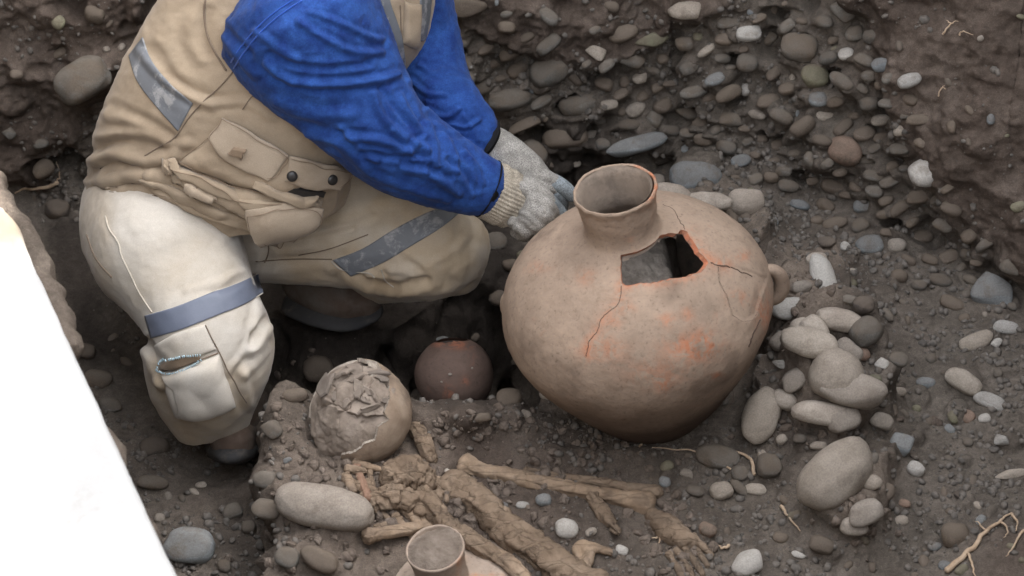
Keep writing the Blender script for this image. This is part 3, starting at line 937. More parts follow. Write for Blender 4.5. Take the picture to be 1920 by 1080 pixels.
def slab():
    Z = .60
    edge = [(-700, 250), (-200, 340), (-20, 378), (10, 394), (34, 422), (50, 460), (66, 500)] + [(66 + 266 * q, 500 + 582 * q) for q in np.linspace(.08, 2, 20)]
    E = spline(np.array([W(u, v, z=Z) for u, v in edge]), 140)
    E[:, :2] += np.stack([fbm(E, .05, 3, 2), fbm(E, .05, 3, 4)], 1) * .0022
    c = W(-900, 1500, z=Z)
    n = 140
    rows_ = []
    for f, dz in ((.0, 0), (.5, 0), (.8, 0)) + tuple((q, 0) for q in np.linspace(.88, .985, 14)) + ((.992, -.001), (1, -.006), (1, -.03), (.99, -.036), (.5, -.036), (0, -.036)):
        q = c + (E - c) * f; q[:, 2] = Z + dz; rows_.append(q)
    V = np.stack(rows_).reshape(-1, 3)
    F = grid_faces(len(rows_), n).tolist()
    o = obj('white_slab', V, F, M['slab'])
    sp = proj(V)
    dirt = sstep(120, 20, np.hypot(sp[:, 0] - 10, (sp[:, 1] - 425) * 1.3) + 50 * fbm(V, .04, 5, 5))
    a_ = o.data.attributes.new('dirt', 'FLOAT', 'POINT'); a_.data.foreach_set('value', dirt.astype(np.float32))
    tag(o, 'bright sunlit white slab lying on the near left bank', 'slab')
slab()

# ------------------------------------------------------------------ stones
SHAPES = {}
def stone_shape(i, level):
    if (i, level) in SHAPES: return SHAPES[(i, level)]
    bm = bmesh.new(); bmesh.ops.create_icosphere(bm, subdivisions=level, radius=1)
    V = np.array([v.co for v in bm.verts]); F = [[v.index for v in f.verts] for f in bm.faces]; bm.free()
    r = np.random.default_rng(100 + i)
    o = r.uniform(-50, 50, 3)
    if i < 14 or i >= 30:
        V = V / (np.abs(V) ** (2.7 if i < 14 else 2.35)).sum(1)[:, None] ** (1 / (2.7 if i < 14 else 2.35))
    # cobbles: water-worn with a flat side or two
    d = .15 * fbm(V + o, 1.1, 2, i) + .05 * fbm(V + o, .45, 3, i + 3) + .012 * fbm(V + o, .12, 2, i)
    V = V * (1 + d)[:, None]
    if i < 14:
        d = d * .75
    if i >= 30:
        d = d * .3
    for _ in range(3 if i < 14 else 0 if i >= 30 else 8):
        nn = r.normal(size=3); nn /= np.linalg.norm(nn)
        h = V @ nn; lim = r.uniform(.8, .95) if i < 14 else r.uniform(.6, .85)
        over = np.maximum(h - lim + .12, 0); over = over * over / (over + .16)
        V = V - np.outer(over * (.55 if i < 14 else .85), nn)
    V /= np.abs(V).max(0)
    SHAPES[(i, level)] = (V, F)
    return SHAPES[(i, level)]
SM = {}
def stone_mesh(i, level, mat):
    if (i, level, mat) not in SM:
        V, F = stone_shape(i, level)
        me = mesh_of('stone', V, np.array(F)); me.materials.append(M[mat]); SM[(i, level, mat)] = me
    return SM[(i, level, mat)]
def stone(u, v, a, b, ang, mat, label=None, group=None, name='stone', shape=None, level=3, out=.25, hit=None, thick=None, cat='stone'):
    """water-worn stone bedded where the sight line of (u,v) meets the ground; a,b half sizes in px"""
    if hit is None:
        h, n = cast(TERRAIN, u, v)
    else:
        h, n = hit
    s = depth(h) / FPX
    A, B = a * s, b * s
    T = (thick or .85) * min(A, B)
    t = math.radians(ang)
    lw = .45 if max(a, b) < 20 else .16
    nn = TOCAM * (.86 - lw) + n * lw + np.array([0, 0, .14]); nn /= np.linalg.norm(nn)
    e1 = RIGHT * math.cos(t) + UP * math.sin(t)
    e1 = e1 - nn * (e1 @ nn); e1 /= np.linalg.norm(e1)
    e2 = np.cross(nn, e1)
    c = h + nn * T * out
    i = random.randrange(14) if shape is None else shape
    o = bpy.data.objects.new(name, stone_mesh(i, level, mat)); COL.objects.link(o)
    o.matrix_world = Matrix([[*(A * e1)[:1], (B * e2)[0], (T * nn)[0], c[0]], [(A * e1)[1], (B * e2)[1], (T * nn)[1], c[1]], [(A * e1)[2], (B * e2)[2], (T * nn)[2], c[2]], [0, 0, 0, 1]])
    tag(o, label, cat, group)
    return o

for q, (u, v, a, b, g, mt, lab) in enumerate(STONES):
    big = max(a, b) > 34
    ang_ = any(w in lab for w in ('angular', 'pointed', 'chip', 'flake', 'block', 'edge'))
    ring = 'ring' in lab or 'biggest' in lab or 'leaning' in lab or 'handle' in lab
    wall = 'wall' in lab or 'bank' in lab
    egg = any(w in lab for w in ('biggest smooth', 'big smooth', 'leaning', 'egg shaped', 'tall smooth', 'long cream', 'big rounded', 'light oval'))
    if ring or egg:
        stone(u, v, a * 1.04, b * 1.04, g, mt, lab, 'stones in and around the grave pit', shape=30 + q % 6 if egg else q % 14, level=4, out=.75 if mt != 'coated' else .5, thick=1.05)
        continue
    if wall and not ang_:
        stone(u, v, a, b, g, mt, lab, 'stones in and around the grave pit', shape=q % 14, level=4 if big else 3, out=.28, thick=1.0)
        continue
    stone(u, v, a, b, g, mt, lab, 'stones in and around the grave pit', shape=(14 + q % 5) if ang_ else q % 14, level=4 if big else 3, out=.4 if big else .3)
# two stones and a rubble bridge behind the jar, held in clay
for (u, v, a, b, g, mt, lab) in ((1254, 366, 44, 22, -8, 'coated', 'pale stone in the clay ledge touching the back of the jar neck'), (1398, 380, 36, 26, 0, 'coated', 'pale rounded stone at the right end of the clay ledge behind the jar'), (1325, 380, 50, 20, -4, 'coated', 'clay crusted stone between the two pale stones behind the jar')):
    stone(u, v, a, b, g, mt, lab, 'stones in and around the grave pit', level=4, out=.35)

KIND = {
 'back': ('small dusty pebble stuck in the gravel of the back wall', 'pebbles in the back gravel wall'),
 'right': ('small dusty pebble strewn on the right hand floor and slope', 'pebbles on the right floor and slope'),
 'trench': ('small dusty pebble lying on the shadowy trench floor', 'pebbles on the trench floor'),
 'mound': ('small dusty pebble lying among the bones before the jar', 'pebbles around the bones'),
 'left': ('small dusty pebble stuck in the brown left wall', 'pebbles in the left wall')}
quota = {'back': 45, 'right': 50, 'trench': 12, 'mound': 14, 'left': 6}
tries = 0
while sum(quota.values()) and tries < 9000:
    tries += 1
    u, v = random.uniform(0, 1920), random.uniform(0, 1080)
    r = random.uniform(5, 12) * random.uniform(.8, 1.2)
    Q = np.array([[u, v]])
    if sdf(Q, RB)[0] > 0 and random.random() < .92: continue
    if sdf(Q, MB)[0] > 0 and random.random() < .8: continue
    if u < 300 and v < 420: kd = 'left'
    elif u < 500: kd = 'trench'
    elif u > 1440 and v > 380 + max(0, u - 1440) * .3: kd = 'right'
    elif v < 420: kd = 'back'
    else: kd = 'mound'
    if quota[kd] == 0 or not free(u, v, taken, r): continue
    quota[kd] -= 1
    taken.append((u, v, r))
    mt = random.choice(['grey', 'grey', 'muddy', 'muddy', 'muddy', 'muddy', 'blue', 'beige', 'dark', 'olive'])
    cw = {'grey': 'grey', 'muddy': 'mud coated', 'blue': 'bluish', 'beige': 'beige', 'dark': 'dark', 'olive': 'olive grey'}[mt]
    stone(u, v, r * random.uniform(.9, 1.5), r * random.uniform(.7, 1), random.uniform(0, 180), mt, KIND[kd][0].replace('dusty', cw), cw + ' ' + KIND[kd][1], name='pebble', shape=random.choice([0, 2, 5, 7, 9, 11, 13, 14, 15, 16, 17, 18]), level=2, out=.08, cat='pebble')

# middling cobbles filling the gravel walls, coated with mud
for (u, v, a, b, g, mt) in COBBLES:
    stone(u, v, a, b, g, mt, {'muddy': 'mud coated', 'grey': 'dusty grey'}[mt] + ' cobble packed into the layered gravel wall', {'muddy': 'mud coated', 'grey': 'dusty grey'}[mt] + ' cobbles packed into the gravel wall', name='cobble', level=3, out=.06, thick=1.0, cat='cobble')

# loose grit nobody could count
def grit(n, seed, label):
    r = np.random.default_rng(seed)
    V0, F0 = stone_shape(1, 1)
    idx = np.nonzero((np.abs(TP[:, 0]) < 1.15) & (TP[:, 1] > -.92) & (TP[:, 2] < .75))[0]
    nz = np.gradient(TP.reshape(NR, NX, 3), axis=1), np.gradient(TP.reshape(NR, NX, 3), axis=0)
    dens = np.clip(.5 + 1.6 * fbm(TP[idx], .12, 3, 77), .03, 1) * np.where(brown[idx] > .75, .3, 1) * np.clip(1.1 - 1.6 * shade_tint[idx], .02, 1)
    idx = r.choice(idx, n, replace=False, p=dens / dens.sum())
    VV, FF = [], []
    F0 = np.array(F0)
    for k, i in enumerate(idx):
        s = .0016 + .007 * r.random() ** 3.5
        sc = s * r.uniform(.6, 1.3, 3)
        q = r.normal(size=(3, 3)); q, _ = np.linalg.qr(q)
        VV.append((V0 * sc) @ q + TP[i] + [0, 0, s * .2])
        FF.append(F0 + k * len(V0))
    o = obj('gravel', np.vstack(VV), np.vstack(FF), M['gravel'])
    tag(o, label, kind='stuff')
m_, n_, l_, p_ = new_mat('gravel')
gn = N_noise(n_, l_, 70, 2, .5, geo_pos(n_))
gr_ = N_ramp(n_, l_, gn.outputs[0], [(.3, (.08, .07, .06)), (.45, (.12, .105, .09)), (.55, (.15, .13, .11)), (.65, (.11, .09, .072)), (.78, (.24, .225, .205))])
l_.new(gr_.outputs[0], p_.inputs['Base Color']); p_.inputs['Roughness'].default_value = .9
M['gravel'] = m_
grit(15000, 5, 'loose grit and tiny pebbles scattered over the pit')
# ------------------------------------------------------------------ pottery
def clay_material(name, base, dark, orange, attr=True, bump=.25):
    m, n, l, p = new_mat(name)
    co = geo_pos(n)
    a = N_noise(n, l, 9, 8, .65, co, dist=.3)
    r = N_ramp(n, l, a.outputs[0], [(.22, tuple(.68 * b + .32 * d for b, d in zip(base, dark))), (.5, base), (.72, tuple(min(1, c * 1.14) for c in base))])
    c = r.outputs[0]
    # worn patches where the red clay shows
    w = N_noise(n, l, 21, 6, .65, co, dist=.6)
    wr = N_ramp(n, l, w.outputs[0], [(.62, (0, 0, 0)), (.8, (1, 1, 1))])
    c = N_mix(n, l, wr.outputs[0], c, tuple(.6 * b + .4 * o for b, o in zip(base, orange)))
    if attr:
        at = n.new('ShaderNodeAttribute'); at.attribute_name = 'wear'
        w2 = N_noise(n, l, 45, 5, .7, co, dist=.8)
        w2r = N_ramp(n, l, w2.outputs[0], [(.4, (0.0, 0, 0)), (.56, (.95, .95, .95))])
        mm = n.new('ShaderNodeMath'); mm.operation = 'MULTIPLY'
        l.new(at.outputs['Fac'], mm.inputs[0]); l.new(w2r.outputs[0], mm.inputs[1])
        c = N_mix(n, l, mm.outputs[0], c, orange)
        a2 = n.new('ShaderNodeAttribute'); a2.attribute_name = 'stain_shade'
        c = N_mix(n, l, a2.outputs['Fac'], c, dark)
    mp_ = n.new('ShaderNodeMapping'); mp_.inputs['Scale'].default_value = (1, 1, 2.2); mp_.inputs['Rotation'].default_value = (.2, .25, 0)
    l.new(co, mp_.inputs['Vector'])
    st_ = N_noise(n, l, 26, 9, .75, mp_.outputs[0], dist=.5)
    sr_ = N_ramp(n, l, st_.outputs[0], [(.32, (.85, .83, .81)), (.5, (1, 1, 1)), (.68, (1.1, 1.09, 1.08))])
    c = N_mix(n, l, 1.0, c, sr_.outputs[0], 'MULTIPLY')
    # speckles and scratches
    s = N_noise(n, l, 140, 4, .7, co)
    sr = N_ramp(n, l, s.outputs[0], [(.26, (.6, .58, .56)), (.42, (1, 1, 1)), (.75, (1.12, 1.1, 1.08))])
    c = N_mix(n, l, 1.0, c, sr.outputs[0], 'MULTIPLY')
    l.new(c, p.inputs['Base Color'])
    p.inputs['Roughness'].default_value = .82
    p.inputs['Specular IOR Level'].default_value = .25
    b = N_noise(n, l, 35, 8, .7, co)
    bb = N_bump(n, l, b.outputs[0], bump, .006)
    l.new(N_bump(n, l, s.outputs[0], .2, .0015, bb), p.inputs['Normal'])
    return m
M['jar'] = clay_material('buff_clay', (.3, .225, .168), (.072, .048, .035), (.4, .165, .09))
M['jar_in'] = mottled('inner_clay', [(.2, .16, .125), (.3, .24, .19)], scale=30, bump=.4, grime=(.14, .115, .095), gscale=20)
M['break'] = mottled('fresh_break', [(.44, .15, .08), (.58, .25, .14)], scale=90, bump=.5, bscale=260, grime=(.2, .12, .085), gscale=45, gamt=(.45, .65))
M['crack'] = mottled('crack_soil', [(.06, .04, .03), (.1, .06, .045)], scale=60)
M['fill'] = mottled('packed_soil', [(.16, .135, .11), (.25, .215, .18), (.34, .295, .25)], scale=34, bump=.9, bdist=.01, bscale=70, grime=(.1, .08, .065), gscale=32)

def lathe(origin, axis, prof, ns, bump=0.0, seed=0, nr=None):
    """surface of revolution; prof rows (radius, height)"""
    axis = np.asarray(axis, float); axis /= np.linalg.norm(axis)
    e1 = np.cross(axis, [0, 1, 0]); e1 /= np.linalg.norm(e1)
    e2 = np.cross(axis, e1)
    S = spline(prof, nr) if nr else np.array(prof, float)
    th = np.linspace(0, 2 * np.pi, ns, endpoint=False)
    V = origin + (np.cos(th)[None, :, None] * e1 + np.sin(th)[None, :, None] * e2) * S[:, 0][:, None, None] + axis * S[:, 1][:, None, None]
    V = V.reshape(-1, 3)
    return V, grid_faces(len(S), ns, True)

JC = W(1199, 604, z=.205)
lean = math.radians(10.5)
JA = np.array([-math.sin(lean), .05, math.cos(lean)]); JA /= np.linalg.norm(JA)
HOLE = [(1166, 458), (1180, 447), (1200, 441), (1212, 447), (1240, 441), (1262, 437), (1270, 441), (1280, 430), (1288, 434), (1294, 447), (1303, 462), (1310, 474), (1325, 490), (1323, 498), (1312, 508), (1290, 516), (1262, 522), (1236, 525), (1222, 529), (1196, 529), (1178, 536), (1167, 530), (1164, 500)]
CRACK1 = [(1165, 536), (1160, 568), (1140, 585), (1128, 600), (1120, 620), (1108, 636), (1101, 652), (1100, 668)]
CRACK2 = [(1243, 383), (1262, 393), (1274, 412), (1284, 430)]
CRACK3 = [(1326, 491), (1345, 497), (1366, 500), (1385, 508), (1410, 518)]
EDGE4 = [(1347, 500), (1350, 530), (1365, 560), (1374, 590), (1400, 602), (1418, 592), (1425, 560)]
def make_jar():
    top = .212
    prof = [(.0, -.25), (.045, -.245), (.078, -.226), (.113, -.189), (.15, -.142), (.188, -.088), (.221, -.034), (.2415, .015), (.2445, .055), (.234, .098), (.208, .138), (.166, .173), (.122, .195), (.092, .205), (.074, .211), (.066, .22), (.0635, .238), (.066, .262), (.068, .284), (.0715, .296), (.0725, .301), (.0705, .305), (.067, .303)]
    V, F = lathe(JC, JA, prof, 560, nr=300)
    R = V - JC
    ax = R @ JA
    rad = R - np.outer(ax, JA)
    rn = rad / (np.linalg.norm(rad, axis=1)[:, None] + 1e-9)
    V = V + rn * (.006 * fbm(V, .28, 2, 3) + .0022 * fbm(V, .06, 3, 6) + .0006 * fbm(V, .012, 2, 7))[:, None]
    V = V + np.outer(.0034 * fbm(V, .03, 3, 9) * sstep(.27, .3, ax), JA) + rn * (.0018 * fbm(V, .02, 3, 19) * sstep(.25, .3, ax))[:, None]
    uv = proj(V)
    N = V - (JC + np.outer(ax, JA) * .55); N /= np.linalg.norm(N, axis=1)[:, None]
    facing = (N @ TOCAM) > .1
    # cracked rim line lets one shard sit a little lower
    shard = inside(uv, EDGE4 + [(1440, 520), (1385, 500)]) & facing & (ax < .2)
    V = V - N * (.0022 * shard)[:, None]
    jag = 3.0 * fbm(V, .012, 3, 70)
    hol = (sdf(uv, HOLE) + jag > 0) & facing & (ax < .214)
    keep = ~hol[F].any(1)
    Fk = F[keep]
    root = bpy.data.objects.new('clay_jar', None); COL.objects.link(root)
    root.location = JC - JA * .239
    root.empty_display_size = .1
    tag(root, 'large broken round clay jar with a hole in its shoulder', 'jar')
    V_all = V
    def border_edges():
        ed = {}
        for f in Fk:
            for a, b in zip(f, np.roll(f, -1)):
                kx = (min(a, b), max(a, b)); ed[kx] = ed.get(kx, 0) + 1
        return [e for e, c_ in ed.items() if c_ == 1]
    be0 = border_edges(); nb_ = {}
    for a, b in be0:
        nb_.setdefault(a, []).append(b); nb_.setdefault(b, []).append(a)
    ids = np.array([q for q in nb_ if len(nb_[q]) == 2 and np.hypot(*(uv[q] - [1240, 485])) < 130 and ax[q] < .216])
    n1 = np.array([nb_[q][0] for q in ids]); n2 = np.array([nb_[q][1] for q in ids])
    for _ in range(4):
        V[ids] = .5 * V[ids] + .25 * (V[n1] + V[n2])
    used = np.unique(Fk); mp = -np.ones(len(V), int); mp[used] = np.arange(len(used))
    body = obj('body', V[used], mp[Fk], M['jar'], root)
    # wear: red clay shows round the hole, along cracks and in rubbed spots
    dh = -sdf(uv, HOLE); fw = facing.astype(float)
    wear = .5 * np.exp(-np.maximum(dh, 0) / 5.0) * (uv[:, 1] > 500)
    wear += .9 * np.exp(-seg_dist(uv, [(1292, 440), (1312, 470), (1336, 490), (1362, 497)]) / 9)
    wear += .6 * np.exp(-seg_dist(uv, CRACK1) / 9) + .5 * np.exp(-seg_dist(uv, [(1170, 533), (1240, 534), (1300, 520)]) / 6)
    for (u, v, a, b, s) in ((1300, 652, 46, 22, .9), (1318, 640, 20, 22, .6), (1235, 700, 60, 26, .35), (1130, 655, 40, 22, .45), (1345, 705, 14, 6, .8), (1245, 725, 12, 14, .5), (1385, 560, 22, 14, .5), (1432, 590, 14, 34, .7), (1395, 480, 16, 10, .45), (1216, 335, 16, 30, 2.2), (1204, 322, 14, 10, 2.0), (1222, 350, 10, 18, 2.0), (1250, 600, 16, 12, .5), (1290, 590, 12, 14, .4), (1100, 520, 16, 14, .4), (1175, 580, 16, 12, .35), (1000, 500, 30, 10, .3), (1150, 605, 14, 10, .4)):
        wear += 1.35 * s * np.exp(-((uv[:, 0] - u) / a) ** 2 - ((uv[:, 1] - v) / b) ** 2)
    wear = np.clip(wear, 0, 1) * fw
    stain_shade = np.clip(1.0 * sstep(.07, -.17, ax + .07 * fbm(V, .1, 4, 21)) + .35 * sstep(.15, .5, fbm(V, .09, 4, 33)) * (ax < .2), 0, .95)  # soil stain on the lower half, deepened with painted shade
    for nm, arr in (('wear', wear), ('stain_shade', stain_shade)):
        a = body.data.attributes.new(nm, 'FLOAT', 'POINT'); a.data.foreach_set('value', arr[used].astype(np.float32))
    # inside wall
    ti = .010
    pin = [(.067, .303), (.061, .29), (.056, .262), (.0535, .24), (.056, .222), (.07, .2), (.1, .19), (.135, .178), (.19, .143), (.221, .103), (.234, .062), (.231, .024), (.208, -.03), (.172, -.08), (.134, -.13), (.098, -.172), (.06, -.205), (0, -.225)]
    Vi, Fi = lathe(JC, JA, pin, 280, nr=130)
    Vi = Vi + (.002 * fbm(Vi, .03, 3, 90))[:, None] * JA
    # inner hole slightly bigger, judged from its own matching outer spot
    uvi = proj(Vi + (Vi - JC) * .045)
    axi = (Vi - JC) @ JA
    Ni = (Vi - JC); Ni /= np.linalg.norm(Ni, axis=1)[:, None]
    hi = (sdf(uvi, HOLE) > 1) & ((Ni @ TOCAM) > .1) & (axi < .2)
    obj('inner_wall', Vi, Fi[~hi[Fi].any(1)], M['jar_in'], root)
    # broken edge: strip between the outer and the inner lips of the hole
    edges = {}
    for f in Fk:
        for a, b in zip(f, np.roll(f, -1)):
            kx = (min(a, b), max(a, b)); edges[kx] = edges.get(kx, 0) + 1
    be = [e for e, c in edges.items() if c == 1]
    hc = proj(np.array([V[list(e)].mean(0) for e in be]))
    cen = np.array([1240, 485])
    be = [e for e, q in zip(be, hc) if np.linalg.norm(q - cen) < 130 and V_all[e[0]] @ JA - JC @ JA < .216]
    BV, BF = [], []
    for a, b in be:
        for q in (a, b):
            inn = V[q] - N[q] * .0105
            BV += [V[q] + N[q] * .0003, inn]
        s = len(BV) - 4
        BF.append([s, s + 2, s + 3, s + 1])
    obj('broken_edge', np.array(BV), BF, M['break'], root, smooth=False)
    t = bvh(V[used], mp[Fk])
    for c, w in ((CRACK1, .85), (CRACK2, .8), (CRACK3, 1.3), (EDGE4, .45), ([(1425, 600), (1412, 628), (1404, 650)], 1.8), ([(1372, 715), (1374, 750), (1358, 772)], .5)):
        L = np.array(spline(c, len(c) * 4)); L[1:-1] += RNG.normal(0, 1.1, (len(L) - 2, 2))
        cord('crack', [t], L.tolist(), w, M['crack'], root, lift=-.0002, n=len(L) * 2)
    # soil inside
    r = np.linspace(0, 1, 40); th = np.linspace(0, 2 * np.pi, 90, endpoint=False)
    rr, tt = np.meshgrid(r, th, indexing='ij')
    Vs = np.stack([JC[0] + .222 * (rr * np.cos(tt)).ravel(), JC[1] + .222 * (rr * np.sin(tt)).ravel(), np.full(rr.size, JC[2] + .122)], 1)
    rw = np.hypot(Vs[:, 0] - JC[0], Vs[:, 1] - JC[1]); Vs[:, :2] = JC[:2] + (Vs[:, :2] - JC[:2]) * .93
    Vs[:, 2] += .03 * fbm(Vs, .07, 4, 12) + .01 * fbm(Vs, .02, 3, 4) - .17 * sstep(.045, .11, Vs[:, 0] - JC[0] + .02 * fbm(Vs, .05, 2, 8)) - .06 * sstep(.03, .12, Vs[:, 0] - JC[0])
    axs = (Vs - JC) @ JA
    lim = np.interp(axs, [p_[1] for p_ in pin[::-1]], [p_[0] for p_ in pin[::-1]]) - .008
    rv = Vs - JC - np.outer(axs, JA); rl = np.linalg.norm(rv, axis=1)
    Vs = JC + np.outer(axs, JA) + rv * np.minimum(1, np.maximum(lim, .01) / np.maximum(rl, 1e-6))[:, None]
    obj('soil_fill', Vs, grid_faces(40, 90, True), M['fill'], root)
    # lug handle on the right shoulder
    Hh = [W(u, v, y=JC[1] + .02) for u, v in ((1432, 508), (1450, 507), (1463, 519), (1465, 540), (1455, 555), (1436, 561))]
    V1, F1 = sweep([(p, rr_) for p, rr_ in zip(Hh, (.011, .0115, .0135, .015, .015, .014))], 30, 16, world_pts=True, flat=(FWD, 1.5))
    obj('handle', V1, F1, M['jar'], root)
    # left lug seen in shadow
    Hh = [W(u, v, y=JC[1] + .02) for u, v in ((972, 545), (958, 552), (951, 567), (954, 584), (968, 592))]
    V1, F1 = sweep([(p, rr_) for p, rr_ in zip(Hh, (.012, .012, .013, .013, .012))], 24, 14, world_pts=True, flat=(FWD, 1.5))
    obj('handle', V1, F1, M['jar'], root)
make_jar()

# small dark pot tucked in the shade
M['inside_dark'] = mottled('dark_inner', [(.035, .027, .022), (.06, .046, .037)], scale=40, bump=.6)
def small_pot():
    c = W(851, 706, z=-.025)
    r = px(c, 73)
    root = bpy.data.objects.new('small_pot', None); COL.objects.link(root); root.location = c - [0, 0, r]
    tag(root, 'small round reddish clay pot in the shadow left of the large jar', 'pot')
    A = np.array([.1, .35, .93]); A /= np.linalg.norm(A)
    prof = [(0, -1), (.35, -.94), (.7, -.72), (.93, -.35), (1, .0), (.95, .33), (.8, .62), (.55, .84), (.36, .93), (.3, 1.0), (.31, 1.12), (.36, 1.22), (.33, 1.23), (.26, 1.1), (.25, .95), (0.0, .9)]
    V, F = lathe(c, A, [(a * r, b * r) for a, b in prof[:8]] + [(.4 * r, .9 * r), (.2 * r, .93 * r), (0, .94 * r)], 90, nr=70)
    V = V + (V - c) * (.045 * fbm(V, .08, 3, 5) + .008 * fbm(V, .012, 3, 5))[:, None]
    dirv = np.array([-.1, .55, .83]); dirv /= np.linalg.norm(dirv)
    gone = ((V - c) @ dirv > (.93 + .09 * fbm(V, .03, 3, 17)) * r)
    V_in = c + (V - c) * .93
    obj('dark_inside', V_in - dirv * .012 * gone[:, None], F, M['inside_dark'], root)  # solid inner ball, coloured dark under the broken top
    F = F[~gone[F].any(1)]
    m = clay_material('red_clay', (.12, .08, .063), (.07, .05, .042), (.36, .13, .07))
    o = obj('body', V, F, m, root)
    uv = proj(V)
    w = .6 * sstep(.84 * r, .93 * r, (V - c) @ dirv)
    for (u, v, a, b, s) in ((860, 648, 26, 7, .8), (843, 738, 9, 14, .6), (872, 715, 7, 9, .7)):
        w += s * np.exp(-((uv[:, 0] - u) / a) ** 2 - ((uv[:, 1] - v) / b) ** 2)
    a = o.data.attributes.new('wear', 'FLOAT', 'POINT'); a.data.foreach_set('value', np.clip(w, 0, 1).astype(np.float32))
    a = o.data.attributes.new('stain_shade', 'FLOAT', 'POINT'); a.data.foreach_set('value', (.3 * np.ones(len(V))).astype(np.float32))
    t = bvh(V, F)
    for k, (u, v, s) in enumerate(((844, 702, 4), (828, 716, 2.4), (885, 690, 2.6))):
        h, n = cast(t, u, v)
        Vc, Fc = stone_shape(k, 2)
        obj('soil_crumb', Vc * px(h, s) * [1, 1, .6] + h, Fc, M['fill'], root)
small_pot()

M['neck_soil'] = mottled('neck_soil', [(.14, .11, .086), (.2, .16, .128), (.26, .215, .175)], scale=40, bump=.9, bdist=.008, bscale=80)
def front_jar():
    c0 = W(816, 1029, z=.10)
    root = bpy.data.objects.new('narrow_jar', None); COL.objects.link(root)
    tag(root, 'pale buff jar neck packed with soil at the bottom edge', 'jar')
    A = np.array([-.14, -.03, 1]); A /= np.linalg.norm(A)
    s = depth(c0) / FPX
    nr = 55 * s
    base = c0 - A * .30
    root.location = base
    prof = [(0, -.30), (.06, -.295), (.12, -.26), (.155, -.2), (.16, -.15), (.14, -.125), (.1, -.097), (nr * 1.05, -.08), (nr * .92, -.068), (nr * .92, -.035), (nr * .98, -.01), (nr * 1.02, -.002), (nr * 1.0, .002), (nr * .94, .001), (nr * .9, -.006)]
    V, F = lathe(c0, A, prof, 260, nr=150)
    V = V + (V - c0 + A * .12) * (.012 * fbm(V, .06, 3, 5) + .006 * fbm(V, .015, 3, 8))[:, None]
    m = clay_material('pale_buff_clay', (.34, .27, .215), (.23, .18, .14), (.48, .24, .14))
    o = obj('body', V, F, m, root)
    uv = proj(V); w = np.zeros(len(V))
    for (u, v, a, b, q) in ((850, 1045, 16, 14, .8), (858, 1055, 6, 20, .5), (905, 1078, 40, 4, .9), (800, 1035, 24, 6, .4)):
        w += q * np.exp(-((uv[:, 0] - u) / a) ** 2 - ((uv[:, 1] - v) / b) ** 2)
    a = o.data.attributes.new('wear', 'FLOAT', 'POINT'); a.data.foreach_set('value', np.clip(w, 0, 1).astype(np.float32))
    a = o.data.attributes.new('stain_shade', 'FLOAT', 'POINT'); a.data.foreach_set('value', np.zeros(len(V), np.float32))
    r = np.linspace(0, 1, 26); th = np.linspace(0, 2 * np.pi, 70, endpoint=False)
    rr, tt = np.meshgrid(r, th, indexing='ij')
    e1 = np.array([1, 0, .14]); e2 = np.array([0, 1, 0.])
    Vs = c0 + A * .0005 + (rr * np.cos(tt)).reshape(-1, 1) * e1 * nr * .965 + (rr * np.sin(tt)).reshape(-1, 1) * e2 * nr * .965
    Vs[:, 2] += .006 * (1 - rr.ravel() ** 2) + .007 * fbm(Vs, .05, 2, 9) + .004 * fbm(Vs, .03, 4, 3) + .0025 * fbm(Vs, .009, 3, 4)
    obj('soil_fill', Vs, grid_faces(26, 70, True), M['neck_soil'], root)
front_jar()

# ------------------------------------------------------------------ skull
M['bone'] = mottled('old_bone', [(.2, .142, .098), (.29, .218, .158), (.37, .292, .222)], scale=22, rough=.7, bump=.3, bscale=190, grime=(.15, .11, .08), gscale=14, gamt=(.48, .68))
M['bone_pale'] = mottled('bone_break', [(.3, .25, .2), (.43, .38, .32)], scale=50, bump=.35, grime=(.22, .18, .15), gscale=30)
M['bone_red'] = mottled('reddish_bone', [(.17, .1, .068), (.26, .16, .11)], scale=40, bump=.4)
M['clod'] = mottled('grave_soil', [(.115, .088, .068), (.175, .137, .108), (.25, .203, .165)], scale=26, bump=.8, bdist=.006, bscale=120, grime=(.1, .075, .06), gscale=18)
M['skull_dust'] = mottled('dusty_skull', [(.17, .135, .105), (.26, .21, .168), (.34, .285, .235)], scale=24, bump=.5, bdist=.004, bscale=130, grime=(.15, .12, .095), gscale=15, gamt=(.5, .7))
M['flake'] = mottled('skull_flake', [(.17, .14, .115), (.25, .21, .175)], scale=40, bump=.4, grime=(.14, .115, .095), gscale=26, vary=.2)
def ico(level):
    bm = bmesh.new(); bmesh.ops.create_icosphere(bm, subdivisions=level, radius=1)
    V = np.array([v.co for v in bm.verts]); F = [[v.index for v in f.verts] for f in bm.faces]; bm.free()
    return V, F
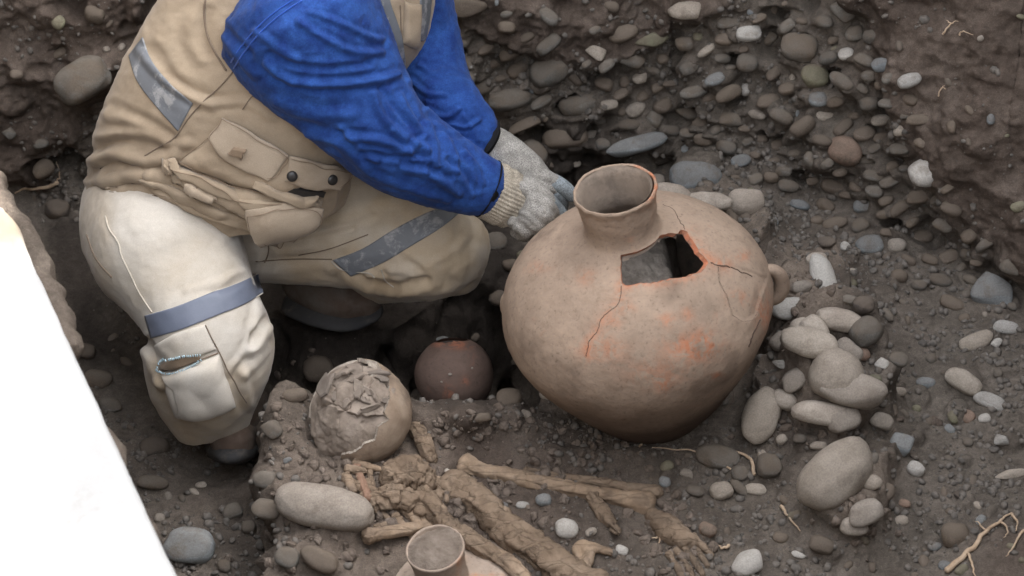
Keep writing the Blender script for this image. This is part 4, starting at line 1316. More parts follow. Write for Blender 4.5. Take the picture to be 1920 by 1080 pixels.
def skull():
    c = W(676, 776, z=.085)
    s = depth(c) / FPX
    root = bpy.data.objects.new('human_skull', None); COL.objects.link(root); root.location = c - [0, 0, .09]
    tag(root, 'broken human skull with earth and bone flakes in its open crown', 'skull')
    V, F = ico(7)
    B = np.stack([RIGHT, UP, TOCAM])
    U = V @ B
    d = .06 * fbm(V, .9, 2, 5) + .018 * fbm(V, .3, 3, 8)
    V1 = c + U @ np.diag([1, 1, 1]) * 0 + (V * (1 + d)[:, None] * np.array([96, 102, 92]) * s) @ B
    uv = proj(V1)
    open_ = [(540, 640), (706, 680), (728, 712), (729, 746), (719, 772), (726, 786), (708, 800), (704, 824), (684, 830), (668, 846), (640, 852), (632, 872), (560, 900), (520, 800)]
    fac = V[:, 2] > -.25
    cut = (sdf(uv, open_) + 3 * fbm(V1, .012, 3, 4) > 0) & fac
    A = np.array(F)
    keep = ~cut[A].any(1)
    obj('cranium', V1, A[keep], M['bone'], root)
    # thin inner shell gives the bone its thickness and pale broken edge
    N = V @ B
    Vi = V1 - N * .006
    obj('inner_bone', Vi, A[keep][:, ::-1], M['bone'], root)
    cnt = {}
    for f in A[keep]:
        for a, b in ((f[0], f[1]), (f[1], f[2]), (f[2], f[0])):
            kx = (min(a, b), max(a, b)); cnt[kx] = cnt.get(kx, 0) + 1
    EV, EF = [], []
    for (a, b), n in cnt.items():
        if n == 1:
            for q in (a, b): EV += [V1[q] + N[q] * .0012, Vi[q]]
            k = len(EV) - 4; EF.append([k, k + 2, k + 3, k + 1])
    obj('broken_rim', np.array(EV), EF, M['bone_pale'], root, smooth=False)
    # earth in the crown: cracked, lumpy
    seeds = np.random.default_rng(6).normal(size=(46, 3)); seeds /= np.linalg.norm(seeds, axis=1)[:, None]
    Vj = V + .16 * np.stack([fbm(V, .3, 3, q) for q in (1, 2, 3)], 1)
    dd = np.linalg.norm(Vj[:, None] - seeds[None], axis=2); o_ = np.argsort(dd, axis=1)
    f1 = np.take_along_axis(dd, o_[:, :1], 1)[:, 0]; f2 = np.take_along_axis(dd, o_[:, 1:2], 1)[:, 0]
    cellh = np.random.default_rng(9).uniform(-.035, .04, 46)[o_[:, 0]]
    tilt = np.random.default_rng(10).normal(0, .16, (46, 3))[o_[:, 0]]
    plate = cellh + ((V - seeds[o_[:, 0]]) * tilt).sum(1)
    crack = sstep(.055, .0, f2 - f1)
    up_ = proj(c + (V * np.array([95, 98, 90]) * s) @ B)
    topw = np.clip(.12 + sstep(95, 45, np.hypot(up_[:, 0] - 678, up_[:, 1] - 730) + 22 * fbm(V, .4, 3, 81)), 0, 1)
    lump = .04 * fbm(V, .6, 4, 41) + .014 * fbm(V, .12, 4, 44) + (plate * (1 - crack) - .06 * crack) * topw
    left = sstep(0, -.9, V[:, 0]) * sstep(.5, -.6, V[:, 1])
    lump = lump + .16 * left * (.6 + fbm(V, .4, 3, 52))
    Vs = c + (V * (.95 + lump)[:, None] * np.array([95, 98, 90]) * s) @ B
    obj('packed_earth', Vs, F, M['skull_dust'], root)
    t = bvh(Vs, F)
    # flat flakes of skull bone
    rr = np.random.default_rng(4)
    FL = [(628, 742, 20, 12, 20), (642, 700, 22, 12, -10), (668, 698, 22, 14, -14), (672, 728, 12, 20, 20), (664, 712, 24, 9, -4), (700, 690, 22, 9, 8), (708, 700, 26, 8, 5), (716, 712, 16, 7, -10), (700, 706, 20, 6, 4), (684, 742, 8, 20, 20), (672, 738, 9, 16, -10), (696, 736, 22, 8, -38), (704, 748, 20, 7, -50), (718, 730, 12, 9, 0), (690, 768, 24, 9, 4), (700, 782, 18, 12, 30), (684, 752, 20, 7, -35), (610, 720, 26, 22, 30), (600, 752, 16, 12, 0), (650, 756, 12, 8, 60), (640, 800, 26, 20, 10), (672, 812, 20, 14, 30), (662, 690, 16, 8, 0), (722, 752, 10, 6, 0), (690, 720, 14, 8, 70), (656, 830, 22, 14, 10), (616, 772, 14, 12, 80), (688, 800, 12, 14, 20)]
    for k, (u, v, a, b, g) in enumerate(FL):
        if k in (13, 15, 18, 20, 21, 24, 25, 26, 27): continue
        a, b = a * .85, b * .8
        h, n = cast(t, u, v)
        nn = n * .7 + TOCAM * .3 + rr.normal(0, .22, 3); nn /= np.linalg.norm(nn)
        tt = math.radians(g); e1 = RIGHT * math.cos(tt) + UP * math.sin(tt); e1 -= nn * (e1 @ nn); e1 /= np.linalg.norm(e1); e2 = np.cross(nn, e1)
        m = 11
        ph = np.linspace(0, 2 * np.pi, m, endpoint=False)
        ra = 1 + .22 * rr.normal(size=m)
        ring = np.stack([np.cos(ph) * ra * a * s, np.sin(ph) * ra * b * s], 1)
        th_ = .0042
        cv = .10
        cc = h + n * .0035
        Vf, Ff = [], []
        for q, z in ((.86, th_ * .5), (1, th_ * .2), (1, -th_ * .6), (.8, -th_)):
            for x, y in ring * q:
                Vf.append(cc + e1 * x + e2 * y + nn * (z - cv * (x * x + y * y) / (a * s)))
        for r_ in range(3):
            for q in range(m):
                Ff.append([r_ * m + q, (r_ + 1) * m + q, (r_ + 1) * m + (q + 1) % m, r_ * m + (q + 1) % m])
        Ff += [list(range(m)), list(range(4 * m - 1, 3 * m - 1, -1))]
        pale = k in (5, 8)
        obj('bone_flake', np.array(Vf), Ff, M['bone_pale'] if pale else M['flake'], root, smooth=False)
    # jaw below
    V2, F2 = sweep([(640, 866, -.33, 10), (650, 890, -.35, 11), (672, 905, -.37, 10), (700, 900, -.36, 9), (716, 878, -.34, 9)], 40, 14, lambda q, th: .2 * math.sin(q * 30) + 0 * th)
    obj('jaw', V2, F2, M['bone_red'], root)
skull()

# ------------------------------------------------------------------ bones
M['longbone'] = mottled('stained_bone', [(.2, .137, .088), (.31, .222, .148), (.39, .295, .21)], scale=18, rough=.8, bump=.5, bscale=150, grime=(.13, .095, .07), gscale=12, gamt=(.45, .7))
def add_cracks(m, scale, depth, stretch=(1, 1, 1)):
    n, l = m.node_tree.nodes, m.node_tree.links
    p = n['Principled BSDF']
    mp = n.new('ShaderNodeMapping'); mp.inputs['Scale'].default_value = stretch; mp.inputs['Rotation'].default_value = (.3, .2, .9)
    l.new(geo_pos(n), mp.inputs[0])
    ns_ = N_noise(n, l, scale * .8, 4, .6, mp.outputs[0])
    ad = n.new('ShaderNodeVectorMath'); ad.operation = 'MULTIPLY_ADD'; ad.inputs[1].default_value = (.02,) * 3
    l.new(ns_.outputs[1], ad.inputs[0]); l.new(mp.outputs[0], ad.inputs[2])
    v = n.new('ShaderNodeTexVoronoi'); v.feature = 'DISTANCE_TO_EDGE'; v.inputs['Scale'].default_value = scale; l.new(ad.outputs[0], v.inputs['Vector'])
    r = N_ramp(n, l, v.outputs['Distance'], [(0, (0, 0, 0)), (.07, (1, 1, 1))])
    old = p.inputs['Normal'].links[0].from_socket
    l.new(N_bump(n, l, r.outputs[0], .45, depth, old), p.inputs['Normal'])
    src = p.inputs['Base Color'].links[0].from_socket
    dk = N_ramp(n, l, v.outputs['Distance'], [(0, (.72,) * 3), (.06, (1, 1, 1))])
    l.new(N_mix(n, l, 1.0, src, dk.outputs[0], 'MULTIPLY'), p.inputs['Base Color'])
M['crust'] = mottled('crusted_bone', [(.14, .098, .066), (.22, .158, .108), (.3, .225, .16)], scale=16, rough=.9, bump=.8, bdist=.006, bscale=90, grime=(.12, .09, .065), gscale=11)
add_cracks(M['crust'], 38, .004, (.45, 1.3, 1))
add_cracks(M['longbone'], 30, .002, (.35, 1.4, 1))
add_cracks(M['clod'], 42, .004)
def bone(name, label, pts, lift, mat, knob=(1.6, 1.5), nr=150, ns=36, rough=.05, group='scattered human bones', flat=None, cat='bone', trees=None):
    """bone shaft through px points (u,v,radius px) resting on the ground; lift in radii"""
    rows_ = []
    for u, v, r in pts:
        h, n = cast(TERRAIN, u, v)
        rr = px(h, r)
        rows_.append([*(h + TOCAM * rr * lift), rr])
    C = np.array(rows_)
    # keep the shaft straight: fit heights smoothly
    tt = np.linspace(0, 1, len(C))
    D = (C[:, :3] - CAMPOS) @ FWD
    if len(C) > 2:
        cf = np.polyfit(tt, D, 1); Dn = np.polyval(cf, tt)
        Dn -= max(0, (Dn - D).max() * .6)
        C[:, :3] = CAMPOS + (C[:, :3] - CAMPOS) * (Dn / D)[:, None]
    S = spline(C, nr)
    q = np.linspace(0, 1, nr)
    k = 1 + (knob[0] - 1) * np.exp(-(q / .07) ** 2) + (knob[1] - 1) * np.exp(-((1 - q) / .07) ** 2)
    S[:, 3] *= k
    V, F = sweep([(r[:3], r[3]) for r in S], nr, ns, world_pts=True, flat=flat)
    N = normals(V, F)
    seq = np.arange(len(V)) // ns / nr; thv = (np.arange(len(V)) % ns) / ns * 2 * np.pi
    L_ = np.linalg.norm(np.diff(S[:, :3], axis=0), axis=1).sum()
    grain = np.stack([seq * L_ / .09, np.cos(thv) * 1.5, np.sin(thv) * 1.5], 1)
    V = V + N * (np.mean(S[:, 3]) * (rough * 4 * fbm(grain, 1, 4, 61, ridged=True) + rough * 3 * fbm(grain * [2.5, 2, 2], 1, 3, 65) + rough * 3.5 * fbm(V, .07, 3, len(label)) + rough * 2 * fbm(V, .012, 3, 7) - rough * 3 * sstep(.1, 0, np.abs(fbm(V, .045, 3, 17)))))[:, None]
    o = obj(name, V, F, mat)
    tag(o, label, cat, group)
    return o
bone('long_bone', 'long pale shin bone with a knobbed left end lying before the jar', [(872, 872, 13), (930, 888, 13), (1010, 904, 13), (1100, 922, 14), (1215, 944, 17)], .4, M['longbone'], (1.75, 1.35))
bone('long_bone', 'thin dark bone lying just behind the long pale shin bone', [(985, 884, 7), (1080, 899, 8), (1160, 910, 9), (1235, 924, 11)], .2, M['crust'], (1.2, 1.4))
bone('thigh_bone', 'thick earth crusted thigh bone running to the bottom edge', [(845, 912, 24), (895, 940, 25), (950, 990, 27), (1020, 1042, 29), (1120, 1110, 32)], .15, M['crust'], (1.25, 1.2), rough=.07)
bone('rib_bone', 'rib like crusted bone left of the thick thigh bone', [(770, 905, 15), (800, 935, 17), (830, 975, 15), (880, 1012, 15), (960, 1070, 16), (1010, 1120, 16)], .1, M['crust'], (1.3, 1), rough=.1)
bone('arm_bone', 'short pale bone from the white oval stone to the bottom jar', [(690, 1003, 12), (735, 995, 11), (780, 988, 10), (808, 986, 8)], 1.6, M['longbone'], (1.4, 1.5))
bone('arm_bone', 'jointed pale bone over the shoulder of the bottom jar', [(862, 992, 9), (890, 1012, 13), (925, 1036, 13), (950, 1050, 12), (985, 1082, 11), (1020, 1112, 11)], 1.9, M['longbone'], (1.0, 1.0), rough=.08)
bone('short_bone', 'short rough broken bone standing below the long shin bone', [(1110, 930, 9), (1128, 958, 13), (1142, 978, 11), (1156, 996, 6)], .7, M['crust'], (1.2, 1), rough=.1)
bone('small_bone', 'thin reddish bone under the skull jaw', [(668, 875, 6), (680, 905, 7), (692, 935, 9)], 1.0, M['bone_red'], (1.5, 1.3))
bone('small_bone', 'thin dull bone beside the reddish bone under the skull', [(692, 885, 5), (698, 910, 6), (704, 930, 6)], .8, M['crust'], (1.5, 1.2))
bone('vertebra', 'crusted lump of neck bones right of the skull', [(735, 905, 26), (770, 890, 30), (800, 905, 20)], .4, M['crust'], (1, 1), rough=.1)
bone('collar_bone', 'crusted bone lump under the skull in the grave earth', [(700, 945, 16), (745, 930, 22), (790, 960, 18)], .2, M['crust'], (1, 1), rough=.1)
bone('shoulder_bone', 'dark upright bone splinter right of the skull', [(780, 800, 12), (795, 830, 14), (808, 862, 10)], .3, M['crust'], (1.1, 1), rough=.1)
bone('bone_chip', 'small pale yellow bone chip at the knobbed end', [(836, 884, 6), (850, 893, 8), (868, 902, 5)], .8, M['bone_pale'], (1, 1))
rb = np.random.default_rng(33)
for q in range(34):
    u, v = rb.uniform(650, 850), rb.uniform(872, 990)
    if u < 720 and v > 925: u += 70
    g = rb.normal(-.7, .6); L = rb.uniform(14, 36); r_ = rb.uniform(3.5, 8)
    bone('bone_fragment', 'earth caked bone splinter in the tangle below the skull', [(u - L * math.cos(g), v + L * math.sin(g), r_), (u, v, r_ * 1.1), (u + L * math.cos(g), v - L * math.sin(g), r_ * .7)], rb.uniform(.4, 1.3), M['crust'] if q % 3 else M['longbone'], (1.2, 1.1), nr=40, ns=14, rough=.09, group='bone splinters below the skull')
# hip bone: Y shaped piece
def hip():
    def P(u, v, r, l=1.0):
        h, n = cast(TERRAIN, u, v); return (h + TOCAM * px(h, r) * l, px(h, r))
    a = sweep([P(1078, 1030, 9), P(1095, 1022, 12), P(1105, 1040, 12), P(1098, 1068, 11), P(1105, 1110, 11)], 40, 16, world_pts=True)
    b = sweep([P(1095, 1022, 11), P(1120, 1028, 9), P(1148, 1036, 8)], 24, 14, world_pts=True)
    c = sweep([P(1080, 1030, 9), P(1086, 1048, 8)], 12, 12, world_pts=True)
    V, F = remesh(*join(a, b, c), .0028, 3)
    V = V + normals(V, F) * (.003 * fbm(V, .02, 3, 4))[:, None]
    tag(obj('hip_bone', V, F, M['longbone']), 'forked hip bone fragment standing at the bottom edge', 'bone', 'scattered human bones')
hip()
# foot bones: heel lump and five rays
def foot():
    root = bpy.data.objects.new('foot_bones', None); COL.objects.link(root)
    h0, _ = cast(TERRAIN, 1280, 1010); root.location = h0
    tag(root, 'earth crusted foot bones with rows of toes at the bottom', 'bone', 'scattered human bones')
    def P(u, v, r, l=.25):
        h, n = cast(TERRAIN, u, v); return (h + TOCAM * px(h, r) * l, px(h, r))
    V, F = sweep([P(1222, 965, 13), P(1245, 985, 25), P(1275, 1008, 22), P(1300, 1020, 12)], 40, 20, world_pts=True)
    V = V + normals(V, F) * (.006 * fbm(V, .03, 3, 4) + .003 * fbm(V, .01, 3, 6))[:, None]
    obj('heel', V, F, M['crust'], root)
    for k, L in enumerate([[(1300, 1005), (1318, 1025), (1334, 1042)], [(1292, 1014), (1312, 1040), (1328, 1062)], [(1280, 1022), (1302, 1052), (1318, 1078)], [(1268, 1030), (1288, 1062), (1306, 1094)], [(1254, 1038), (1272, 1068), (1286, 1100)]]):
        V, F = sweep([P(L[0][0], L[0][1], 8), P((L[0][0] + L[1][0]) / 2, (L[0][1] + L[1][1]) / 2, 6), P(*L[1], 7.5), P(*L[2], 6)], 30, 12, world_pts=True)
        V = V + normals(V, F) * (.002 * fbm(V, .015, 3, 4))[:, None]
        obj('toe', V, F, M['crust'], root)
foot()

# clods of grave earth holding the skull and the stones
def clods():
    VV, FF = [], []
    n = 0
    r = np.random.default_rng(8)
    V0, F0 = stone_shape(3, 2); F0 = np.array(F0)
    areas = [(640, 800, 40, 70, 60), (860, 960, 60, 50, 120), (940, 1040, 60, 40, 80), (1280, 1030, 50, 40, 110), (1240, 960, 40, 20, 60), (1000, 900, 120, 16, 120), (560, 850, 60, 130, 110), (650, 890, 90, 40, 60), (740, 930, 70, 60, 80), (600, 1030, 90, 50, 60), (880, 800, 150, 26, 120), (700, 980, 60, 30, 40), (1090, 850, 150, 24, 60), (1480, 560, 60, 60, 50), (1560, 800, 90, 30, 50), (1600, 970, 60, 50, 50), (960, 990, 100, 50, 60), (1250, 1000, 60, 40, 40)]
    for u, v, a, b, m in areas:
        for _ in range(m):
            h, nn = cast(TERRAIN, u + a * r.normal() * .7, v + b * r.normal() * .7)
            if h is None: continue
            s = .002 + .009 * r.random() ** 3
            q, _x = np.linalg.qr(r.normal(size=(3, 3)))
            VV.append((V0 * s * r.uniform(.6, 1.3, 3)) @ q + h); FF.append(F0 + n * len(V0)); n += 1
    V = np.vstack(VV); V = V + np.stack([fbm(V, .011, 3, 3), fbm(V, .011, 3, 13), fbm(V, .011, 3, 23)], 1) * .006
    tag(obj('earth_crumbs', V, np.vstack(FF), M['clod']), 'crumbs and clods of brown grave earth round the bones', kind='stuff')
clods()

# ------------------------------------------------------------------ roots
M['root'] = mottled('root_bark', [(.4, .28, .18), (.55, .42, .3)], scale=60, bump=.4, bscale=300, grime=(.25, .17, .11), gscale=40, gamt=(.55, .7))
def cast_first(u, v):
    H, N = cast_many([TERRAIN, BANK], [(u, v)])
    return H[0], N[0]
def root_thing(label, mains, branches=()):
    root = bpy.data.objects.new('root', None); COL.objects.link(root)
    h, n = cast_first(*mains[0][0][0])
    root.location = h
    tag(root, label, 'root', 'roots in the pit')
    for pts, r in mains:
        L = spline(pts, len(pts) * 5); L[1:-1] += RNG.normal(0, .9, (len(L) - 2, 2))
        cord('main_root', [TERRAIN, BANK], L.tolist(), r, M['root'], root, lift=.006, n=len(L) * 2, taper=True)
    for pts, r in branches:
        L = spline(pts, len(pts) * 5); L[1:-1] += RNG.normal(0, .8, (len(L) - 2, 2))
        cord('side_root', [TERRAIN, BANK], L.tolist(), r, M['root'], root, lift=.007, n=len(L) * 2, taper=True)
root_thing('thin forked root lying on pebbles before the jar base', [([(1415, 893), (1412, 872), (1395, 856), (1350, 848), (1300, 848), (1222, 844)], 4)], [([(1372, 880), (1350, 868), (1328, 852)], 2)])
root_thing('tiny root scrap under the middle of the jar', [([(1200, 842), (1206, 832), (1200, 828)], 2)], [([(1204, 832), (1222, 833)], 1.5)])
root_thing('thick branching pale root in the lower right corner', [([(1776, 1074), (1810, 1046), (1845, 1005), (1870, 985), (1895, 968)], 6.5)], [([(1895, 970), (1908, 985), (1904, 1002)], 3), ([(1880, 985), (1890, 1000), (1884, 1014)], 2.5), ([(1920, 1000), (1900, 1028), (1885, 1048)], 3), ([(1818, 1042), (1826, 1070), (1830, 1090)], 3), ([(1850, 1000), (1835, 985), (1826, 983)], 2)])
root_thing('short pale root lying across the foot bones', [([(1292, 1020), (1265, 1014), (1240, 1012), (1222, 1014)], 4.5)], [([(1240, 1012), (1236, 1030)], 1.8)])
root_thing('pinkish root scrap right of the foot bones', [([(1368, 1026), (1352, 1030), (1340, 1025)], 3.5)])
root_thing('straight pale twig below the biggest cobble', [([(1466, 952), (1480, 970), (1503, 998)], 3.5)])
root_thing('curved pinkish root hanging from the left wall', [([(106, 340), (80, 348), (50, 352), (28, 362)], 4.5)], [([(106, 340), (108, 322), (100, 305)], 1.5)])
root_thing('fine hair root in the upper right brown bank', [([(1772, 66), (1785, 48), (1800, 36)], 2)], [([(1786, 48), (1775, 40)], 1.4), ([(1800, 64), (1812, 58), (1826, 62)], 1.8)])
root_thing('fine hair root in the middle of the brown bank', [([(1762, 180), (1768, 168), (1776, 160)], 1.6)], [([(1768, 168), (1778, 170)], 1.2)])
# ------------------------------------------------------------------ the worker
def cloth(name, cols, scale=10, weave=900, bump=.15, rough=.9, stain=None, sscale=5, samt=(.5, .75), fade=None, sheen=.15):
    m, n, l, p = new_mat(name)
    co = geo_pos(n)
    a = N_noise(n, l, scale, 8, .65, co)
    r = N_ramp(n, l, a.outputs[0], [(.32, cols[0]), (.68, cols[1])])
    c = r.outputs[0]
    if stain:
        g = N_noise(n, l, sscale, 8, .65, co, dist=.5)
        gr = N_ramp(n, l, g.outputs[0], [(samt[0], (0, 0, 0)), (samt[1], (.85, .85, .85))])
        c = N_mix(n, l, gr.outputs[0], c, stain)
    w = N_noise(n, l, weave, 3, .8, co)
    wr = N_ramp(n, l, w.outputs[0], [(.3, (.72,) * 3), (.7, (1.25,) * 3)])
    c = N_mix(n, l, fade or .7, c, wr.outputs[0], 'MULTIPLY')
    l.new(c, p.inputs['Base Color'])
    p.inputs['Roughness'].default_value = rough
    p.inputs['Specular IOR Level'].default_value = .12
    p.inputs['Sheen Weight'].default_value = sheen
    p.inputs['Sheen Roughness'].default_value = .5
    f = N_noise(n, l, 55, 5, .6, co)
    b = N_bump(n, l, f.outputs[0], bump, .006)
    l.new(N_bump(n, l, w.outputs[0], .25, .0008, b), p.inputs['Normal'])
    return m
M['skin'] = mottled('skin', [(.3, .16, .1), (.38, .21, .14)], scale=20, rough=.55, bump=.1)
M['hair'] = mottled('black_hair', [(.012, .01, .009), (.03, .025, .02)], scale=80, rough=.6, bump=.6, bscale=200)
M['khaki'] = cloth('khaki_vest_cloth', [(.31, .24, .166), (.39, .31, .222)], stain=(.25, .19, .13), sscale=6)
M['khaki_dark'] = cloth('khaki_lining', [(.2, .145, .095), (.26, .19, .13)])
M['khaki_pale'] = cloth('worn_khaki', [(.35, .28, .205), (.42, .34, .255)], stain=(.28, .215, .15), sscale=14)
M['trouser'] = cloth('pale_trouser_cloth', [(.5, .455, .39), (.58, .535, .47)], stain=(.37, .3, .215), sscale=3.2, samt=(.46, .75))
M['denim'] = cloth('blue_denim', [(.01, .028, .135), (.026, .08, .28)], scale=30, weave=340, bump=.3, fade=1.0, stain=(.008, .026, .11), sscale=6, samt=(.48, .72), sheen=.05)
M['denim_thread'] = cloth('denim_seam', [(.01, .05, .25), (.03, .09, .4)])
M['cuff'] = cloth('black_cuff', [(.006, .006, .007), (.012, .012, .013)], sheen=0)
M['band'] = mottled('reflective_band', [(.12, .13, .145), (.18, .19, .205)], scale=14, rough=.5, bump=.2, grime=(.32, .32, .32), gscale=24, gamt=(.52, .6), spec=.5)
M['band_blue'] = mottled('bluish_band', [(.115, .132, .175), (.155, .172, .22)], scale=14, rough=.5, bump=.15, spec=.5)
M['thread'] = cloth('pale_thread', [(.42, .38, .31), (.5, .45, .38)])
M['seam'] = cloth('dark_seam', [(.16, .12, .085), (.2, .15, .11)])
M['button'] = mottled('black_snap', [(.015, .014, .014), (.03, .028, .026)], rough=.35, bump=.1, spec=.5)
M['metal'] = mottled('zip_teeth', [(.3, .42, .46), (.42, .54, .58)], rough=.4, spec=.6)
M['boot'] = mottled('brown_boot', [(.07, .046, .034), (.11, .075, .055)], scale=16, rough=.75, bump=.4, grime=(.13, .108, .088), gscale=12, gamt=(.42, .62))
M['sole'] = mottled('boot_sole', [(.03, .03, .032), (.06, .055, .05)], rough=.8, grime=(.12, .1, .08), gscale=20)
def knit(name, c0, c1, tip=False):
    m, n, l, p = new_mat(name)
    co = geo_pos(n)
    a = N_noise(n, l, 480, 3, .8, co)
    b = N_noise(n, l, 26, 5, .65, co)
    r = N_ramp(n, l, a.outputs[0], [(.34, tuple(x * .38 for x in c0)), (.5, c0), (.66, c1)])
    g = N_ramp(n, l, b.outputs[0], [(.46, (0, 0, 0)), (.7, (.75, .75, .75))])
    c = N_mix(n, l, g.outputs[0], r.outputs[0], tuple(x * .42 for x in c0))
    l.new(c, p.inputs['Base Color']); p.inputs['Roughness'].default_value = .95
    p.inputs['Specular IOR Level'].default_value = .1
    l.new(N_bump(n, l, a.outputs[0], .6, .0015), p.inputs['Normal'])
    return m
M['glove'] = knit('grey_knit', (.28, .265, .24), (.44, .42, .385))
M['glove_cuff'] = knit('beige_knit', (.36, .315, .25), (.5, .45, .37))


M['glove_tip'] = knit('bluish_knit', (.24, .27, .285), (.36, .4, .42))
# ---- body under the clothes: one skin
SH_N = W(585, 20, y=.16); SH_F = W(770, -20, y=.36)
neck0 = W(690, -110, y=.34)
headc = W(795, -235, y=.30)
def body_mesh():
    parts = []
    parts.append(sweep([(330, 380, .24, 120), (420, 260, .26, 110), (530, 110, .27, 120), (640, -20, .29, 110), (690, -100, .33, 60)], 40, 24))
    parts.append(sweep([(690, -90, .33, 58), (735, -150, .32, 52), (780, -200, .31, 56)], 16, 18))
    # near arm, far arm
    parts.append(sweep([(585, 30, .16, 80), (650, 150, .10, 62), (715, 250, .04, 52), (800, 302, .04, 45), (905, 348, .05, 36), (960, 372, .05, 30)], 50, 18))
    parts.append(sweep([(760, 0, .36, 70), (795, 90, .30, 55), (830, 190, .2, 48), (905, 262, .13, 26), (960, 300, .10, 22)], 40, 18))
    # legs
    parts.append(sweep([(255, 400, .18, 100), (310, 450, .08, 92), (385, 590, -.09, 76), (405, 680, -.11, 62), (430, 780, -.11, 46), (440, 815, -.11, 44)], 50, 18))
    parts.append(sweep([(450, 410, .24, 90), (600, 410, .22, 86), (740, 440, .17, 76), (830, 470, .15, 64), (770, 505, .2, 54), (670, 530, .24, 46), (610, 550, .25, 42)], 50, 18))
    # head
    bm = ico(4)
    B = np.stack([RIGHT * .55 + np.array([0, -.75, -.35]), np.array([.8, .6, 0.]), np.array([0, 0, 1.])])
    fw = np.array([.72, -.45, -.52]); fw /= np.linalg.norm(fw)      # where the face looks: down at the jar
    sd = np.cross(fw, [0, 0, 1]); sd /= np.linalg.norm(sd)
    up = np.cross(sd, fw)
    V = bm[0]
    Q = np.outer(V[:, 0] * .098, fw) + np.outer(V[:, 1] * .076, sd) + np.outer(V[:, 2] * .118, up)
    jaw = sstep(.2, -1, V[:, 2]) * sstep(-.2, .8, V[:, 0])
    Q += np.outer(jaw * .018, fw) - np.outer(jaw * .012, up)
    eye = np.exp(-((np.abs(V[:, 1]) - .38) / .2) ** 2 - ((V[:, 2] - .08) / .14) ** 2) * (V[:, 0] > 0)
    Q -= np.outer(eye * .012, fw)
    parts.append((headc + Q, bm[1]))
    nose = sweep([(headc + fw * .092 + up * .022, .009), (headc + fw * .108 - up * .002, .011), (headc + fw * .116 - up * .018, .014), (headc + fw * .1 - up * .026, .012)], 12, 12, world_pts=True)
    parts.append(nose)
    lips = sweep([(headc + fw * .096 - up * .055 - sd * .022, .006), (headc + fw * .106 - up * .054, .009), (headc + fw * .096 - up * .055 + sd * .022, .006)], 12, 10, world_pts=True)
    parts.append(lips)
    for s_ in (-1, 1):
        parts.append(sweep([(headc + sd * .078 * s_ + up * .025, .012), (headc + sd * .086 * s_ - fw * .012, .015), (headc + sd * .078 * s_ - up * .03, .010)], 12, 10, world_pts=True))
    V, F = join(*parts)
    return remesh(V, F, .009, 5), (fw, sd, up)
(bV, bF), (HF, HS, HU) = body_mesh()
person = obj('person', bV, bF, M['skin'])
tag(person, 'crouching worker in khaki vest, blue denim shirt and pale trousers touching the jar', 'person')
V, F = ico(4)
hq = np.outer(V[:, 0] * .104, HF) + np.outer(V[:, 1] * .083, HS) + np.outer(V[:, 2] * .124, HU)
hk = ~((V[:, 0] > .25) & (V[:, 2] < .55) | (V[:, 2] < -.45))
A = np.array(F)
obj('hair', headc + hq + HU[None] * .006 + (V * (.006 * fbm(V, .2, 3, 3))[:, None]), A[hk[A].all(1)], M['hair'], person)
for s_ in (-1, 1):
    Ve, Fe = ico(2)
    obj('eye', headc + HF * .082 + HS * .03 * s_ + HU * .012 + Ve * .0125, Fe, M['bone_pale'], person)

